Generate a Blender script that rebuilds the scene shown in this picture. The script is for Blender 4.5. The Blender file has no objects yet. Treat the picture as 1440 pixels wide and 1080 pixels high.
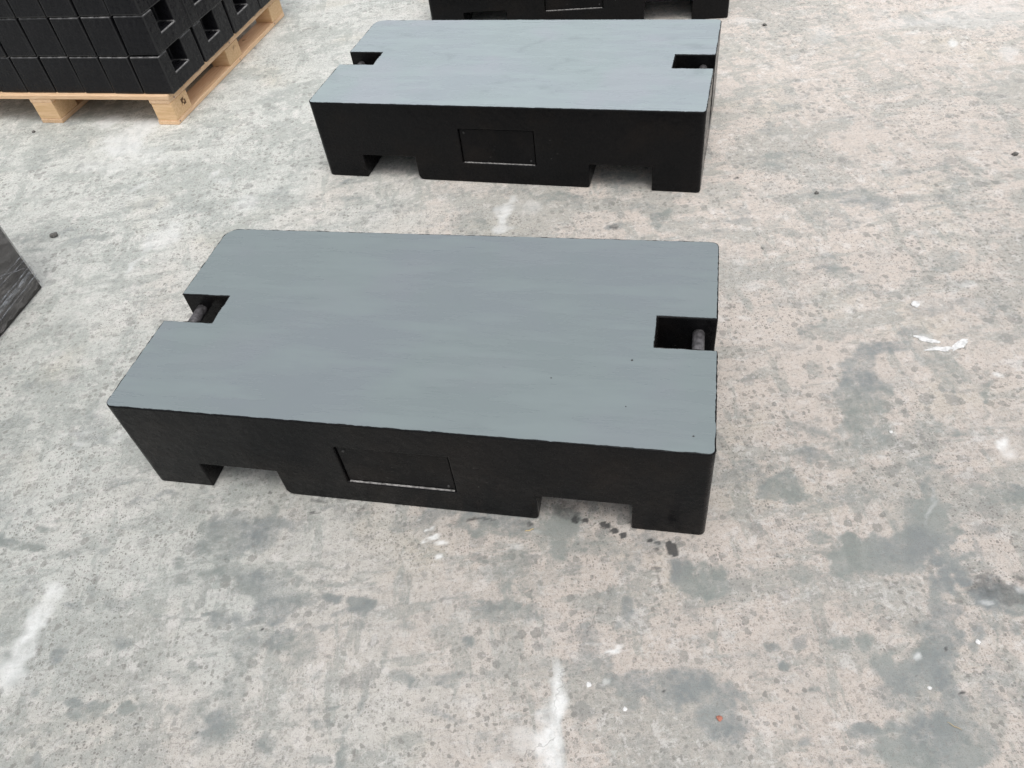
import bpy, bmesh, math, random
import numpy as np
from mathutils import Vector, Matrix, noise as mnoise

random.seed(7)
R = math.radians
scene = bpy.context.scene
C = scene.collection

# ---------------------------------------------------------------- camera
CAM_H = 1.67
cam_d = bpy.data.cameras.new("camera")
cam_d.sensor_fit = 'HORIZONTAL'
cam_d.sensor_width = 36.0
cam_d.lens = 36.0 * 1091.8 / 1440.0
cam_d.clip_start = 0.02
cam_d.clip_end = 300.0
cam = bpy.data.objects.new("camera", cam_d)
C.objects.link(cam)
cam.matrix_world = Matrix(((0.98842, 0.15173, 0.0, 0.0),
                           (-0.11017, 0.71768, -0.6876, 0.0),
                           (-0.10433, 0.67964, 0.72609, CAM_H),
                           (0, 0, 0, 1)))
scene.camera = cam

# ---------------------------------------------------------------- overcast sky and soft sun
SUN_EL, SUN_AZ = R(72), R(165)            # azimuth clockwise from +Y
world = bpy.data.worlds.new("World")
scene.world = world
world.use_nodes = True
wn = world.node_tree
for n in list(wn.nodes):
    wn.nodes.remove(n)
sky = wn.nodes.new('ShaderNodeTexSky')
sky.sky_type = 'NISHITA'
sky.sun_disc = False
sky.sun_elevation = SUN_EL
sky.sun_rotation = SUN_AZ
sky.air_density = 1.0
sky.dust_density = 4.0
sky.ozone_density = 1.0
hsv = wn.nodes.new('ShaderNodeHueSaturation')
hsv.inputs['Saturation'].default_value = 0.22
bg = wn.nodes.new('ShaderNodeBackground')
bg.inputs['Strength'].default_value = 0.15
wo = wn.nodes.new('ShaderNodeOutputWorld')
wn.links.new(sky.outputs['Color'], hsv.inputs['Color'])
wn.links.new(hsv.outputs['Color'], bg.inputs['Color'])
wn.links.new(bg.outputs['Background'], wo.inputs['Surface'])

sun_d = bpy.data.lights.new("sun", 'SUN')
sun_d.energy = 0.7
sun_d.angle = R(35)
sun_d.color = (1.0, 0.965, 0.92)
sun = bpy.data.objects.new("sun", sun_d)
C.objects.link(sun)
sdir = Vector((math.sin(SUN_AZ) * math.cos(SUN_EL), math.cos(SUN_AZ) * math.cos(SUN_EL), math.sin(SUN_EL)))
sun.rotation_euler = sdir.to_track_quat('Z', 'Y').to_euler()
sun.location = sdir * 20

vs = scene.view_settings
vs.view_transform = 'Standard'
vs.look = 'None'
vs.exposure = 0.45
vs.gamma = 1.0
vs.use_curve_mapping = False


# ---------------------------------------------------------------- node helpers
class NT:
    def __init__(self, name):
        self.m = bpy.data.materials.new(name)
        self.m.use_nodes = True
        self.t = self.m.node_tree
        for n in list(self.t.nodes):
            self.t.nodes.remove(n)
        self.out = self.t.nodes.new('ShaderNodeOutputMaterial')
        self.bsdf = self.t.nodes.new('ShaderNodeBsdfPrincipled')
        self.t.links.new(self.bsdf.outputs[0], self.out.inputs[0])
        self.tc = self.t.nodes.new('ShaderNodeTexCoord')

    def new(self, t):
        return self.t.nodes.new(t)

    def put(self, sock, v):
        if isinstance(v, bpy.types.NodeSocket):
            self.t.links.new(v, sock)
        elif isinstance(v, (tuple, list)):
            sock.default_value = (*v, 1.0) if (len(v) == 3 and len(sock.default_value) == 4) else v
        else:
            sock.default_value = v

    def map(self, scale=(1, 1, 1), rot=(0, 0, 0), loc=(0, 0, 0), src=None):
        n = self.new('ShaderNodeMapping')
        self.t.links.new(src or self.tc.outputs['Object'], n.inputs['Vector'])
        n.inputs['Scale'].default_value = scale
        n.inputs['Rotation'].default_value = rot
        n.inputs['Location'].default_value = loc
        return n.outputs[0]

    def noise(self, scale, detail=4, rough=.55, vec=None, dist=0.0, col=False):
        n = self.new('ShaderNodeTexNoise')
        self.t.links.new(vec or self.tc.outputs['Object'], n.inputs['Vector'])
        n.inputs['Scale'].default_value = scale
        n.inputs['Detail'].default_value = detail
        n.inputs['Roughness'].default_value = rough
        n.inputs['Distortion'].default_value = dist
        return n.outputs['Color' if col else 'Fac']

    def voro(self, scale, vec=None, rnd=1.0, feat='F1'):
        n = self.new('ShaderNodeTexVoronoi')
        n.feature = feat
        n.voronoi_dimensions = '2D'
        self.t.links.new(vec or self.tc.outputs['Object'], n.inputs['Vector'])
        n.inputs['Scale'].default_value = scale
        n.inputs['Randomness'].default_value = rnd
        return n

    def math(self, op, a, b=0.0, c=0.0, clamp=False):
        n = self.new('ShaderNodeMath')
        n.operation = op
        n.use_clamp = clamp
        self.put(n.inputs[0], a)
        self.put(n.inputs[1], b)
        self.put(n.inputs[2], c)
        return n.outputs[0]

    def ramp(self, v, lo, hi, a=0.0, b=1.0, smooth=True):
        n = self.new('ShaderNodeMapRange')
        n.interpolation_type = 'SMOOTHSTEP' if smooth else 'LINEAR'
        self.put(n.inputs['Value'], v)
        n.inputs['From Min'].default_value = lo
        n.inputs['From Max'].default_value = hi
        n.inputs['To Min'].default_value = a
        n.inputs['To Max'].default_value = b
        return n.outputs[0]

    def mix(self, f, a, b, mode='MIX'):
        n = self.new('ShaderNodeMix')
        n.data_type = 'RGBA'
        n.blend_type = mode
        n.clamp_factor = True
        self.put(n.inputs['Factor'], f)
        self.put(n.inputs['A'] if False else n.inputs[6], a)
        self.put(n.inputs[7], b)
        return n.outputs[2]

    def bump(self, h, strength=.3, dist=.002, normal=None):
        n = self.new('ShaderNodeBump')
        n.inputs['Strength'].default_value = strength
        n.inputs['Distance'].default_value = dist
        self.put(n.inputs['Height'], h)
        if normal is not None:
            self.put(n.inputs['Normal'], normal)
        return n.outputs[0]

    def attr(self, name):
        n = self.new('ShaderNodeAttribute')
        n.attribute_type = 'GEOMETRY'
        n.attribute_name = name
        return n

    def set(self, **k):
        for a, v in k.items():
            self.put(self.bsdf.inputs[a.replace('_', ' ')], v)
        return self.m


# ---------------------------------------------------------------- materials
def mat_concrete():
    t = NT("stained_concrete")
    st = t.attr("stain")
    sep = t.new('ShaderNodeSeparateColor')
    t.t.links.new(st.outputs['Color'], sep.inputs[0])
    aD, aW, aK = sep.outputs[0], sep.outputs[1], sep.outputs[2]
    # slow drift between warm (pinkish) and cool (greenish grey) concrete
    sx = t.new('ShaderNodeSeparateXYZ')
    t.t.links.new(t.tc.outputs['Object'], sx.inputs[0])
    drift = t.math('MULTIPLY_ADD', sx.outputs[0], 0.40, 0.70)
    n_big = t.noise(1.4, 4, .6, dist=.6)
    drift = t.math('ADD', drift, t.ramp(sx.outputs[1], 1.9, 3.8, 0, -.40))
    warm = t.ramp(t.math('ADD', drift, t.math('MULTIPLY_ADD', n_big, 1.3, -.65)), 0.1, .8)
    col = t.mix(warm, (.455, .468, .438), (.474, .422, .376))
    n_yel = t.noise(3.1, 3, .5, vec=t.map(loc=(7, 3, 0)))
    col = t.mix(t.ramp(n_yel, .55, .75, 0, .5), col, (.43, .40, .33))
    pale = t.ramp(t.math('ADD', sx.outputs[1], t.math('MULTIPLY_ADD', n_big, 1.6, -.8)), .9, 3.6, .94, 1.30, smooth=False)  # far sheen and haze painted in: concrete colour brightens with distance
    # cloudy cement-paste mottling at several sizes
    n1 = t.noise(7, 6, .62, dist=.5)
    n2 = t.noise(28, 6, .65, vec=t.map(loc=(3, 9, 0)), dist=.7)
    n3 = t.noise(110, 4, .7, vec=t.map(loc=(5, 1, 0)))
    n4 = t.noise(420, 3, .7)
    col = t.mix(t.ramp(n1, .48, .70, 0, .35), col, (.30, .315, .305))
    col = t.mix(t.ramp(n1, .45, .28, 0, .45), col, (.52, .50, .475))
    col = t.mix(t.ramp(n2, .55, .70, 0, .22), col, (.27, .265, .25))
    col = t.mix(t.ramp(n2, .46, .30, 0, .45), col, (.56, .54, .515))
    # rubbed and scraped streaks, mostly running across the yard
    ms = t.map(scale=(1.0, 7.5, 1), rot=(0, 0, R(14)))
    n5 = t.noise(4.0, 6, .62, vec=ms, dist=.4)
    col = t.mix(t.ramp(n5, .55, .72, 0, .40), col, (.30, .305, .295))
    n6 = t.noise(9.0, 6, .6, vec=t.map(scale=(1.0, 9, 1), rot=(0, 0, R(14)), loc=(4, 2, 0)))
    col = t.mix(t.ramp(n6, .54, .72, 0, .35), col, (.56, .545, .53))
    # damp / worn patches, with contact shade painted along the big blocks' bases
    tint = t.mix(t.ramp(t.noise(4.5, 2, .5, vec=t.map(loc=(1, 8, 0))), .42, .6), (.190, .214, .200), (.170, .192, .195))
    e1 = t.noise(13, 9, .74, vec=t.map(scale=(1, 1.5, 1), rot=(0, 0, R(14)), loc=(3, 4, 0)), dist=.4)
    e2 = t.noise(46, 7, .74, vec=t.map(loc=(1, 4, 0)))
    # ragged outline: the traced blotch is eaten into by the paste texture
    eat = t.math('ADD', t.math('MULTIPLY_ADD', e1, 2.3, -1.15), t.math('MULTIPLY_ADD', e2, 1.5, -.75))
    mott = t.noise(9, 7, .7, vec=t.map(loc=(4, 4, 0)), dist=.4)
    tint = t.mix(t.ramp(mott, .42, .62, 0, .6), tint, (.27, .285, .268))
    dm = t.math('ADD', aD, t.math('MULTIPLY', t.math('MULTIPLY', eat, .68), t.ramp(aD, .02, .30)))
    dm = t.ramp(dm, .12, .85, 0, .88, smooth=False)
    # thin broad wash of grey, straight-edged from the floats and forms
    fl1 = t.noise(2.6, 8, .68, vec=t.map(scale=(1, 3.2, 1), rot=(0, 0, R(14)), loc=(3, 1, 0)), dist=.15)
    fl2 = t.noise(2.9, 8, .68, vec=t.map(scale=(4.0, 1, 1), rot=(0, 0, R(12)), loc=(8, 5, 0)), dist=.15)
    wash = t.math('MAXIMUM', t.ramp(fl1, .535, .575, 0, .55), t.ramp(fl2, .55, .59, 0, .55))
    fl3 = t.noise(1.9, 10, .70, vec=t.map(loc=(6, 3, 0)), dist=.25)
    wash = t.math('MAXIMUM', wash, t.ramp(fl3, .53, .57, 0, .52))
    wash = t.math('MULTIPLY', wash, t.ramp(e2, .35, .60, .55, 1.0))
    col = t.mix(wash, col, (.225, .252, .234))
    lines = t.noise(3.0, 3, .5, vec=t.map(scale=(26, .35, 1), rot=(0, 0, R(10)), loc=(5, 5, 0)))
    lines2 = t.noise(3.0, 3, .5, vec=t.map(scale=(.3, 30, 1), rot=(0, 0, R(14)), loc=(2, 5, 0)))
    col = t.mix(t.math('MULTIPLY', t.ramp(lines, .64, .70, 0, .35), t.ramp(e1, .45, .6)), col, (.26, .265, .25))
    col = t.mix(t.math('MULTIPLY', t.ramp(lines2, .62, .68, 0, .32), t.ramp(e1, .45, .6)), col, (.26, .265, .25))
    col = t.mix(t.math('MULTIPLY', t.ramp(lines2, .38, .32, 0, .35), t.ramp(e1, .55, .4)), col, (.60, .585, .56))
    # droplet spots, three sizes, irregular outlines
    wob = t.noise(42, 5, .7, col=True)
    base = t.map(src=None)
    for sc, rmax, amt, colr, loc in ((8, .28, .45, (.20, .21, .20), (4, 2, 0)),
                                     (16, .37, .55, (.195, .20, .19), (0, 0, 0)),
                                     (32, .42, .64, (.19, .19, .175), (3.3, 1.7, 0)),
                                     (60, .42, .68, (.17, .165, .15), (1.1, 5.7, 0)),
                                     (140, .44, .75, (.14, .13, .12), (8.1, 2.7, 0))):
        wv = t.new('ShaderNodeVectorMath')
        wv.operation = 'MULTIPLY_ADD'
        t.put(wv.inputs[0], wob)
        wv.inputs[1].default_value = (.012 + .45 / sc,) * 3
        t.put(wv.inputs[2], t.map(loc=loc))
        v = t.voro(sc, vec=wv.outputs[0])
        s2 = t.new('ShaderNodeSeparateColor')
        t.t.links.new(v.outputs['Color'], s2.inputs[0])
        rad = t.math('MULTIPLY', t.math('POWER', s2.outputs[0], 3.0), rmax)
        inside = t.math('SUBTRACT', rad, v.outputs['Distance'])
        m = t.ramp(inside, 0.0, .045, 0, amt)
        dens = t.ramp(t.noise(2.2, 3, .6, vec=t.map(loc=(sc, 2, 0))), .40, .58, .15, 1.0)
        m = t.math('MULTIPLY', m, dens)
        col = t.mix(m, col, colr)
    # crisp clumps of worn paste
    g1 = t.noise(17, 9, .72, vec=t.map(loc=(2, 6, 0)), dist=.35)
    g2 = t.noise(48, 8, .74, vec=t.map(loc=(9, 1, 0)), dist=.3)
    zone = t.ramp(t.noise(2.6, 4, .6, vec=t.map(loc=(6, 6, 0))), .36, .60, .15, .9)
    zone2 = t.ramp(t.noise(3.3, 4, .6, vec=t.map(loc=(2, 9, 0))), .36, .60, .3, 1.0)
    col = t.mix(t.math('MULTIPLY', t.ramp(g1, .545, .585, 0, .42), zone), col, (.265, .27, .255))
    col = t.mix(t.math('MULTIPLY', t.ramp(g1, .455, .39, 0, .55), zone2), col, (.58, .56, .535))
    col = t.mix(t.math('MULTIPLY', t.ramp(g2, .55, .60, 0, .38), zone2), col, (.25, .245, .23))
    col = t.mix(t.math('MULTIPLY', t.ramp(g2, .45, .38, 0, .5), zone), col, (.62, .60, .575))
    col = t.mix(dm, col, tint)
    dry = t.math('SUBTRACT', 1.0, t.math('MAXIMUM', dm, wash))
    # fine pits and grit
    col = t.mix(t.ramp(n3, .54, .63, 0, .55), col, (.215, .205, .19))
    col = t.mix(t.math('MULTIPLY', t.ramp(n3, .43, .32, 0, .35), dry), col, (.63, .61, .59))
    col = t.mix(t.ramp(n4, .56, .66, 0, .8), col, (.13, .125, .115))
    col = t.mix(t.math('MULTIPLY', t.ramp(n4, .40, .27, 0, .45), dry), col, (.66, .64, .62))
    pv = t.new('ShaderNodeVectorMath')
    pv.operation = 'SCALE'
    t.put(pv.inputs[0], col)
    t.put(pv.inputs['Scale'], pale)
    col = pv.outputs[0]
    # chalky white rubs
    wm = t.math('MULTIPLY', aW, t.math('MULTIPLY_ADD', e1, 2.6, -.35, clamp=True))
    wm = t.math('MULTIPLY', wm, t.math('MULTIPLY_ADD', n3, 1.0, .45))
    col = t.mix(t.ramp(wm, .06, .85, 0, .80, smooth=False), col, (.74, .75, .74))
    # black paint drips
    km = t.math('MULTIPLY', aK, t.math('MULTIPLY_ADD', g2, 1.9, .08))
    km = t.ramp(km, .22, .85, 0, .92, smooth=False)
    col = t.mix(km, col, (.045, .045, .045))
    # hairline cracks
    cv = t.voro(.75, vec=t.map(loc=(.4, .2, 0)), feat='DISTANCE_TO_EDGE')
    wv = t.new('ShaderNodeVectorMath')
    wv.operation = 'MULTIPLY_ADD'
    t.put(wv.inputs[0], t.noise(5, 5, .65, col=True))
    wv.inputs[1].default_value = (.28, .28, .28)
    t.put(wv.inputs[2], t.map(loc=(.4, .2, 0)))
    t.t.links.new(wv.outputs[0], cv.inputs['Vector'])
    crack = t.ramp(cv.outputs['Distance'], .0022, .0004, 0, 1)
    crack = t.math('MULTIPLY', crack, t.ramp(n1, .42, .55))
    col = t.mix(t.math('MULTIPLY', crack, .35), col, (.14, .13, .12))
    h = t.math('ADD', t.math('MULTIPLY', n3, .6), t.math('MULTIPLY', n4, .5))
    h = t.math('ADD', h, t.math('MULTIPLY', n2, .8))
    h = t.math('SUBTRACT', h, crack)
    rough = t.ramp(dm, 0, 1, .68, .45)
    return t.set(Base_Color=col, Roughness=rough, Specular_IOR_Level=.45, Normal=t.bump(h, .42, .003))


def mat_black_paint(name, base=(.005, .005, .0055), rough=.22, spec=.15, warm=(.010, .008, .007), bump=.20):
    t = NT(name)
    n1 = t.noise(5, 4, .6)
    n2 = t.noise(45, 4, .6)
    n3 = t.noise(260, 3, .6)
    col = t.mix(t.ramp(n1, .45, .75, 0, .8), base, warm)
    col = t.mix(t.ramp(n3, .68, .8, 0, .12), col, (.08, .075, .07))
    h = t.math('ADD', t.math('MULTIPLY', n2, 1.0), t.math('MULTIPLY', n3, .22))
    h = t.math('ADD', h, t.math('MULTIPLY', n1, 8.0))
    sc = t.noise(30, 3, .6, vec=t.map(scale=(1, 3, 9), rot=(0, R(20), 0)))
    sp = t.noise(6, 2, .5, vec=t.map(loc=(3, 3, 3)))
    col = t.mix(t.math('MULTIPLY', t.ramp(sc, .70, .74, 0, .7), t.ramp(sp, .55, .65)), col, (.22, .21, .20))
    return t.set(Base_Color=col, Roughness=t.ramp(n2, .35, .65, rough - .08, rough + .16),
                 Specular_IOR_Level=spec, Normal=t.bump(h, bump, .004))


def mat_grey_top(name, grime, off, dk=1.20):
    t = NT(name)
    o = (off, off * 1.7, 0)
    n1 = t.noise(2.2, 4, .55, vec=t.map(loc=o))
    brush = t.noise(3.0, 5, .6, vec=t.map(scale=(1, 6, 1), loc=o))
    fine = t.noise(6.0, 2, .5, vec=t.map(scale=(1, 12, 1), loc=o))
    n2 = t.noise(7, 4, .55, vec=t.map(scale=(1, 1.6, 1), rot=(0, 0, R(10)), loc=o), dist=.5)
    n3 = t.noise(170, 3, .6)
    col = t.mix(t.ramp(n1, .38, .62), tuple(v * dk for v in (.141, .163, .173)), tuple(v * dk for v in (.140, .167, .170)))
    col = t.mix(t.ramp(brush, .44, .66, 0, .60), col, tuple(v * dk for v in (.156, .187, .189)))
    col = t.mix(t.ramp(fine, .58, .75, 0, .12), col, (.20, .23, .24))
    col = t.mix(t.ramp(n2, .56, .74, 0, .10 + .55 * grime), col, tuple(v * dk for v in (.105, .125, .130)))
    col = t.mix(t.ramp(n2, .42, .26, 0, .08 + .60 * grime), col, tuple(v * dk for v in (.160, .190, .192)))
    pk = t.noise(3.4, 3, .5, vec=t.map(loc=(off + 5, 2, 0)))
    col = t.mix(t.ramp(pk, .50, .66, 0, .25 + .4 * grime), col, tuple(v * dk for v in (.158, .170, .186)))
    h = t.math('ADD', t.math('MULTIPLY', fine, .12), t.math('MULTIPLY', n3, .15))
    h = t.math('ADD', h, t.math('MULTIPLY', n2, .12 + grime * .6))
    h = t.math('ADD', h, t.math('MULTIPLY', n1, 3.0))
    return t.set(Base_Color=col, Roughness=t.ramp(brush, .4, .6, .24, .34), Specular_IOR_Level=.75,
                 Normal=t.bump(h, .10 + .1 * grime, .003))


def mat_wood(name, a, b, dark, rz=0.0):
    t = NT(name)
    oi = t.new('ShaderNodeObjectInfo')
    vadd = t.new('ShaderNodeVectorMath')
    vadd.operation = 'ADD'
    t.t.links.new(t.tc.outputs['Object'], vadd.inputs[0])
    comb = t.new('ShaderNodeCombineXYZ')
    t.put(comb.inputs[0], t.math('MULTIPLY', oi.outputs['Random'], 9.0))
    t.put(comb.inputs[1], t.math('MULTIPLY', oi.outputs['Random'], 5.0))
    t.t.links.new(comb.outputs[0], vadd.inputs[1])
    g = t.noise(9, 5, .6, vec=t.map(scale=(1, 12, 12), src=vadd.outputs[0]), dist=.6)
    g2 = t.noise(60, 4, .7, vec=t.map(scale=(1, 9, 9), src=vadd.outputs[0]))
    k = t.noise(14, 2, .4, vec=vadd.outputs[0])
    col = t.mix(t.ramp(g, .38, .62), a, b)
    col = t.mix(t.ramp(g2, .52, .72, 0, .5), col, dark)
    col = t.mix(t.ramp(k, .70, .76, 0, .55), col, (.16, .07, .03))
    bright = t.math('MULTIPLY_ADD', oi.outputs['Random'], .3, .85)
    hs = t.new('ShaderNodeHueSaturation')
    t.put(hs.inputs['Color'], col)
    t.put(hs.inputs['Value'], bright)
    return t.set(Base_Color=hs.outputs[0], Roughness=.72, Specular_IOR_Level=.3,
                 Normal=t.bump(t.math('ADD', g, g2), .4, .0015))


def mat_plain(name, c, rough=.6, metal=0.0, amt=.25, scale=80, spec=.4):
    t = NT(name)
    n = t.noise(scale, 4, .65)
    col = t.mix(t.ramp(n, .35, .7), c, tuple(v * (1 - amt) for v in c))
    return t.set(Base_Color=col, Roughness=rough, Metallic=metal, Specular_IOR_Level=spec,
                 Normal=t.bump(n, .4, .002))


def mat_film():
    t = NT("stretch_film")
    m = t.map(scale=(1, 1, 1), rot=(0, 0, 0))
    n = t.noise(5, 5, .6, vec=t.map(scale=(1.2, 1.2, 5), rot=(R(28), R(24), 0)), dist=1.4)
    n2 = t.noise(30, 4, .6, vec=t.map(scale=(1, 1, 4), rot=(R(28), R(24), 0)))
    tr = t.new('ShaderNodeBsdfTransparent')
    mx = t.new('ShaderNodeMixShader')
    t.put(mx.inputs[0], t.math('ADD', t.ramp(n, .42, .74, .25, .65), t.ramp(n2, .5, .75, 0, .25)))
    t.t.links.new(tr.outputs[0], mx.inputs[1])
    t.t.links.new(t.bsdf.outputs[0], mx.inputs[2])
    t.t.links.new(mx.outputs[0], t.out.inputs[0])
    h = t.math('ADD', n, t.math('MULTIPLY', n2, .3))
    return t.set(Base_Color=(.22, .21, .205), Roughness=.2, Specular_IOR_Level=.8, Normal=t.bump(h, .8, .012))


def mat_fold():
    t = NT("bunched_film")
    n = t.noise(26, 5, .7, vec=t.map(scale=(1, 1, 3), rot=(R(20), 0, 0)))
    tr = t.new('ShaderNodeBsdfTransparent')
    mx = t.new('ShaderNodeMixShader')
    t.put(mx.inputs[0], t.ramp(n, .38, .70, .08, .65))
    t.t.links.new(tr.outputs[0], mx.inputs[1])
    t.t.links.new(t.bsdf.outputs[0], mx.inputs[2])
    t.t.links.new(mx.outputs[0], t.out.inputs[0])
    return t.set(Base_Color=(.42, .44, .47), Roughness=.25, Specular_IOR_Level=.7, Normal=t.bump(n, .6, .004))


M_GROUND = mat_concrete()
M_BLACK = mat_black_paint("black_gloss_paint")
M_BLACK2 = mat_black_paint("black_cast_paint", base=(.009, .009, .0105), rough=.30, spec=.17, warm=(.012, .012, .014), bump=.4)
def mat_worn_edge():
    """rounded casting edges: paint rubbed thin, sky highlight painted grey on the parts that face up"""
    t = NT("rubbed_glint_edge")
    g = t.new('ShaderNodeNewGeometry')
    sx = t.new('ShaderNodeSeparateXYZ')
    t.t.links.new(g.outputs['Normal'], sx.inputs[0])
    up = t.ramp(sx.outputs[2], .15, .75)
    n = t.noise(22, 5, .65)
    f = t.math('MULTIPLY', up, t.ramp(n, .38, .66, .15, .9))  # grey mix imitates the sky's glint on up-facing bevels
    col = t.mix(f, (.009, .009, .010), (.27, .265, .26))
    return t.set(Base_Color=col, Roughness=.45, Specular_IOR_Level=.5)


M_EDGE = mat_worn_edge()
M_GLINT = mat_plain("ledge_glint", (.36, .35, .34), .6, 0, .75, 70)  # pale colour standing in for sky reflection on the recess ledge
M_PANEL = mat_black_paint("black_plate_paint", base=(.005, .005, .0055), rough=.26, spec=.12, warm=(.012, .010, .009))
M_TOP1 = mat_grey_top("grey_top_paint", .05, 0.0)
M_TOP2 = mat_grey_top("scuffed_grey_top_paint", .75, 4.3, 1.92)
M_PIN = mat_plain("worn_steel_pin", (.13, .125, .13), .5, .1, .8, 70)
M_SCREW = mat_plain("painted_screw", (.04, .04, .04), .4, .2)
M_WOOD = mat_wood("pine_board", (.68, .45, .27), (.76, .54, .35), (.50, .31, .17))
M_WOODB = mat_wood("pallet_block_wood", (.62, .41, .22), (.71, .49, .29), (.46, .28, .14))
M_STAMP = mat_plain("burnt_stamp", (.16, .085, .04), .8, 0, .5, 200)
M_NAIL = mat_plain("nail_head", (.45, .33, .28), .4, .6)
M_WHITE = mat_plain("white_paint_flake", (.72, .72, .71), .7, 0, .3, 120)
M_RED = mat_plain("red_brick_chip", (.42, .17, .12), .8, 0, .3)
M_DKSTONE = mat_plain("dark_grit", (.15, .145, .135), .85, 0, .5)
M_STRAW = mat_plain("dry_straw", (.50, .40, .24), .7, 0, .3)
M_FILM = mat_film()
M_FOLD = mat_fold()
M_WRAP = mat_black_paint("wrapped_load_paint", base=(.028, .026, .024), rough=.5, spec=.4, warm=(.045, .04, .036))


# ---------------------------------------------------------------- object helpers
def link_mesh(name, me, mat, parent=None):
    o = bpy.data.objects.new(name, me)
    if mat is not None and not me.materials:
        me.materials.append(mat)
    C.objects.link(o)
    if parent is not None:
        o.parent = parent
    return o


def obj_bm(name, bm, mat, parent=None, smooth=False):
    me = bpy.data.meshes.new(name)
    bm.normal_update()
    bm.to_mesh(me)
    bm.free()
    for p in me.polygons:
        p.use_smooth = smooth
    return link_mesh(name, me, mat, parent)


def empty(name, loc, rz=0.0):
    o = bpy.data.objects.new(name, None)
    o.empty_display_size = .1
    o.location = loc
    o.rotation_euler = (0, 0, rz)
    C.objects.link(o)
    return o


def tag(o, label=None, cat=None, group=None, kind=None):
    if label: o['label'] = label
    if cat: o['category'] = cat
    if group: o['group'] = group
    if kind: o['kind'] = kind
    return o


def box(bm, x0, x1, y0, y1, z0, z1):
    v = [bm.verts.new(p) for p in ((x0, y0, z0), (x1, y0, z0), (x1, y1, z0), (x0, y1, z0),
                                   (x0, y0, z1), (x1, y0, z1), (x1, y1, z1), (x0, y1, z1))]
    for f in ((0, 3, 2, 1), (4, 5, 6, 7), (0, 1, 5, 4), (1, 2, 6, 5), (2, 3, 7, 6), (3, 0, 4, 7)):
        bm.faces.new([v[i] for i in f])
    return v


def prism_y(bm, pts, y0, y1):
    a = [bm.verts.new((x, y0, z)) for x, z in pts]
    b = [bm.verts.new((x, y1, z)) for x, z in pts]
    n = len(pts)
    bm.faces.new(a)
    bm.faces.new(b[::-1])
    for i in range(n):
        bm.faces.new((a[i], b[i], b[(i + 1) % n], a[(i + 1) % n]))
    bmesh.ops.recalc_face_normals(bm, faces=bm.faces)


def prism_z(bm, pts, z0, z1):
    a = [bm.verts.new((x, y, z0)) for x, y in pts]
    b = [bm.verts.new((x, y, z1)) for x, y in pts]
    n = len(pts)
    bm.faces.new(a[::-1])
    bm.faces.new(b)
    for i in range(n):
        bm.faces.new((a[i], a[(i + 1) % n], b[(i + 1) % n], b[i]))
    bmesh.ops.recalc_face_normals(bm, faces=bm.faces)


def tmp_obj(fill):
    bm = bmesh.new()
    fill(bm)
    me = bpy.data.meshes.new("cutter")
    bm.to_mesh(me)
    bm.free()
    o = bpy.data.objects.new("cutter", me)
    C.objects.link(o)
    return o


def carve(base_fill, cutters, bevel, seg=2, mats=None):
    """real boolean difference of a solid and its cutters, then rounded edges; returns a mesh"""
    b = tmp_obj(base_fill)
    cs = [tmp_obj(f) for f in cutters]
    for m_ in mats or ():
        b.data.materials.append(m_)
    for c in cs:
        m = b.modifiers.new("cut", 'BOOLEAN')
        m.operation = 'DIFFERENCE'
        m.solver = 'EXACT'
        m.object = c
    bv = b.modifiers.new("bevel", 'BEVEL')
    bv.width = bevel
    bv.segments = seg
    bv.limit_method = 'ANGLE'
    bv.angle_limit = R(35)
    bv.harden_normals = False
    if mats and len(mats) > 1:
        bv.material = 1
    dg = bpy.context.evaluated_depsgraph_get()
    me = bpy.data.meshes.new_from_object(b.evaluated_get(dg))
    for o in cs + [b]:
        md = o.data
        bpy.data.objects.remove(o)
        bpy.data.meshes.remove(md)
    return me


def rounded_rect(x0, x1, y0, y1, rs, n=6):
    """corner radii: near-left, near-right, far-right, far-left (counter-clockwise)"""
    pts = []
    cs = ((x0, y0, 180, 1, 1), (x1, y0, 270, -1, 1), (x1, y1, 0, -1, -1), (x0, y1, 90, 1, -1))
    for (cx, cy, a0, sx, sy), r in zip(cs, rs):
        for i in range(n + 1):
            a = R(a0 + 90 * i / n)
            pts.append((cx + sx * r + r * math.cos(a), cy + sy * r + r * math.sin(a)))
    return pts


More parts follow.
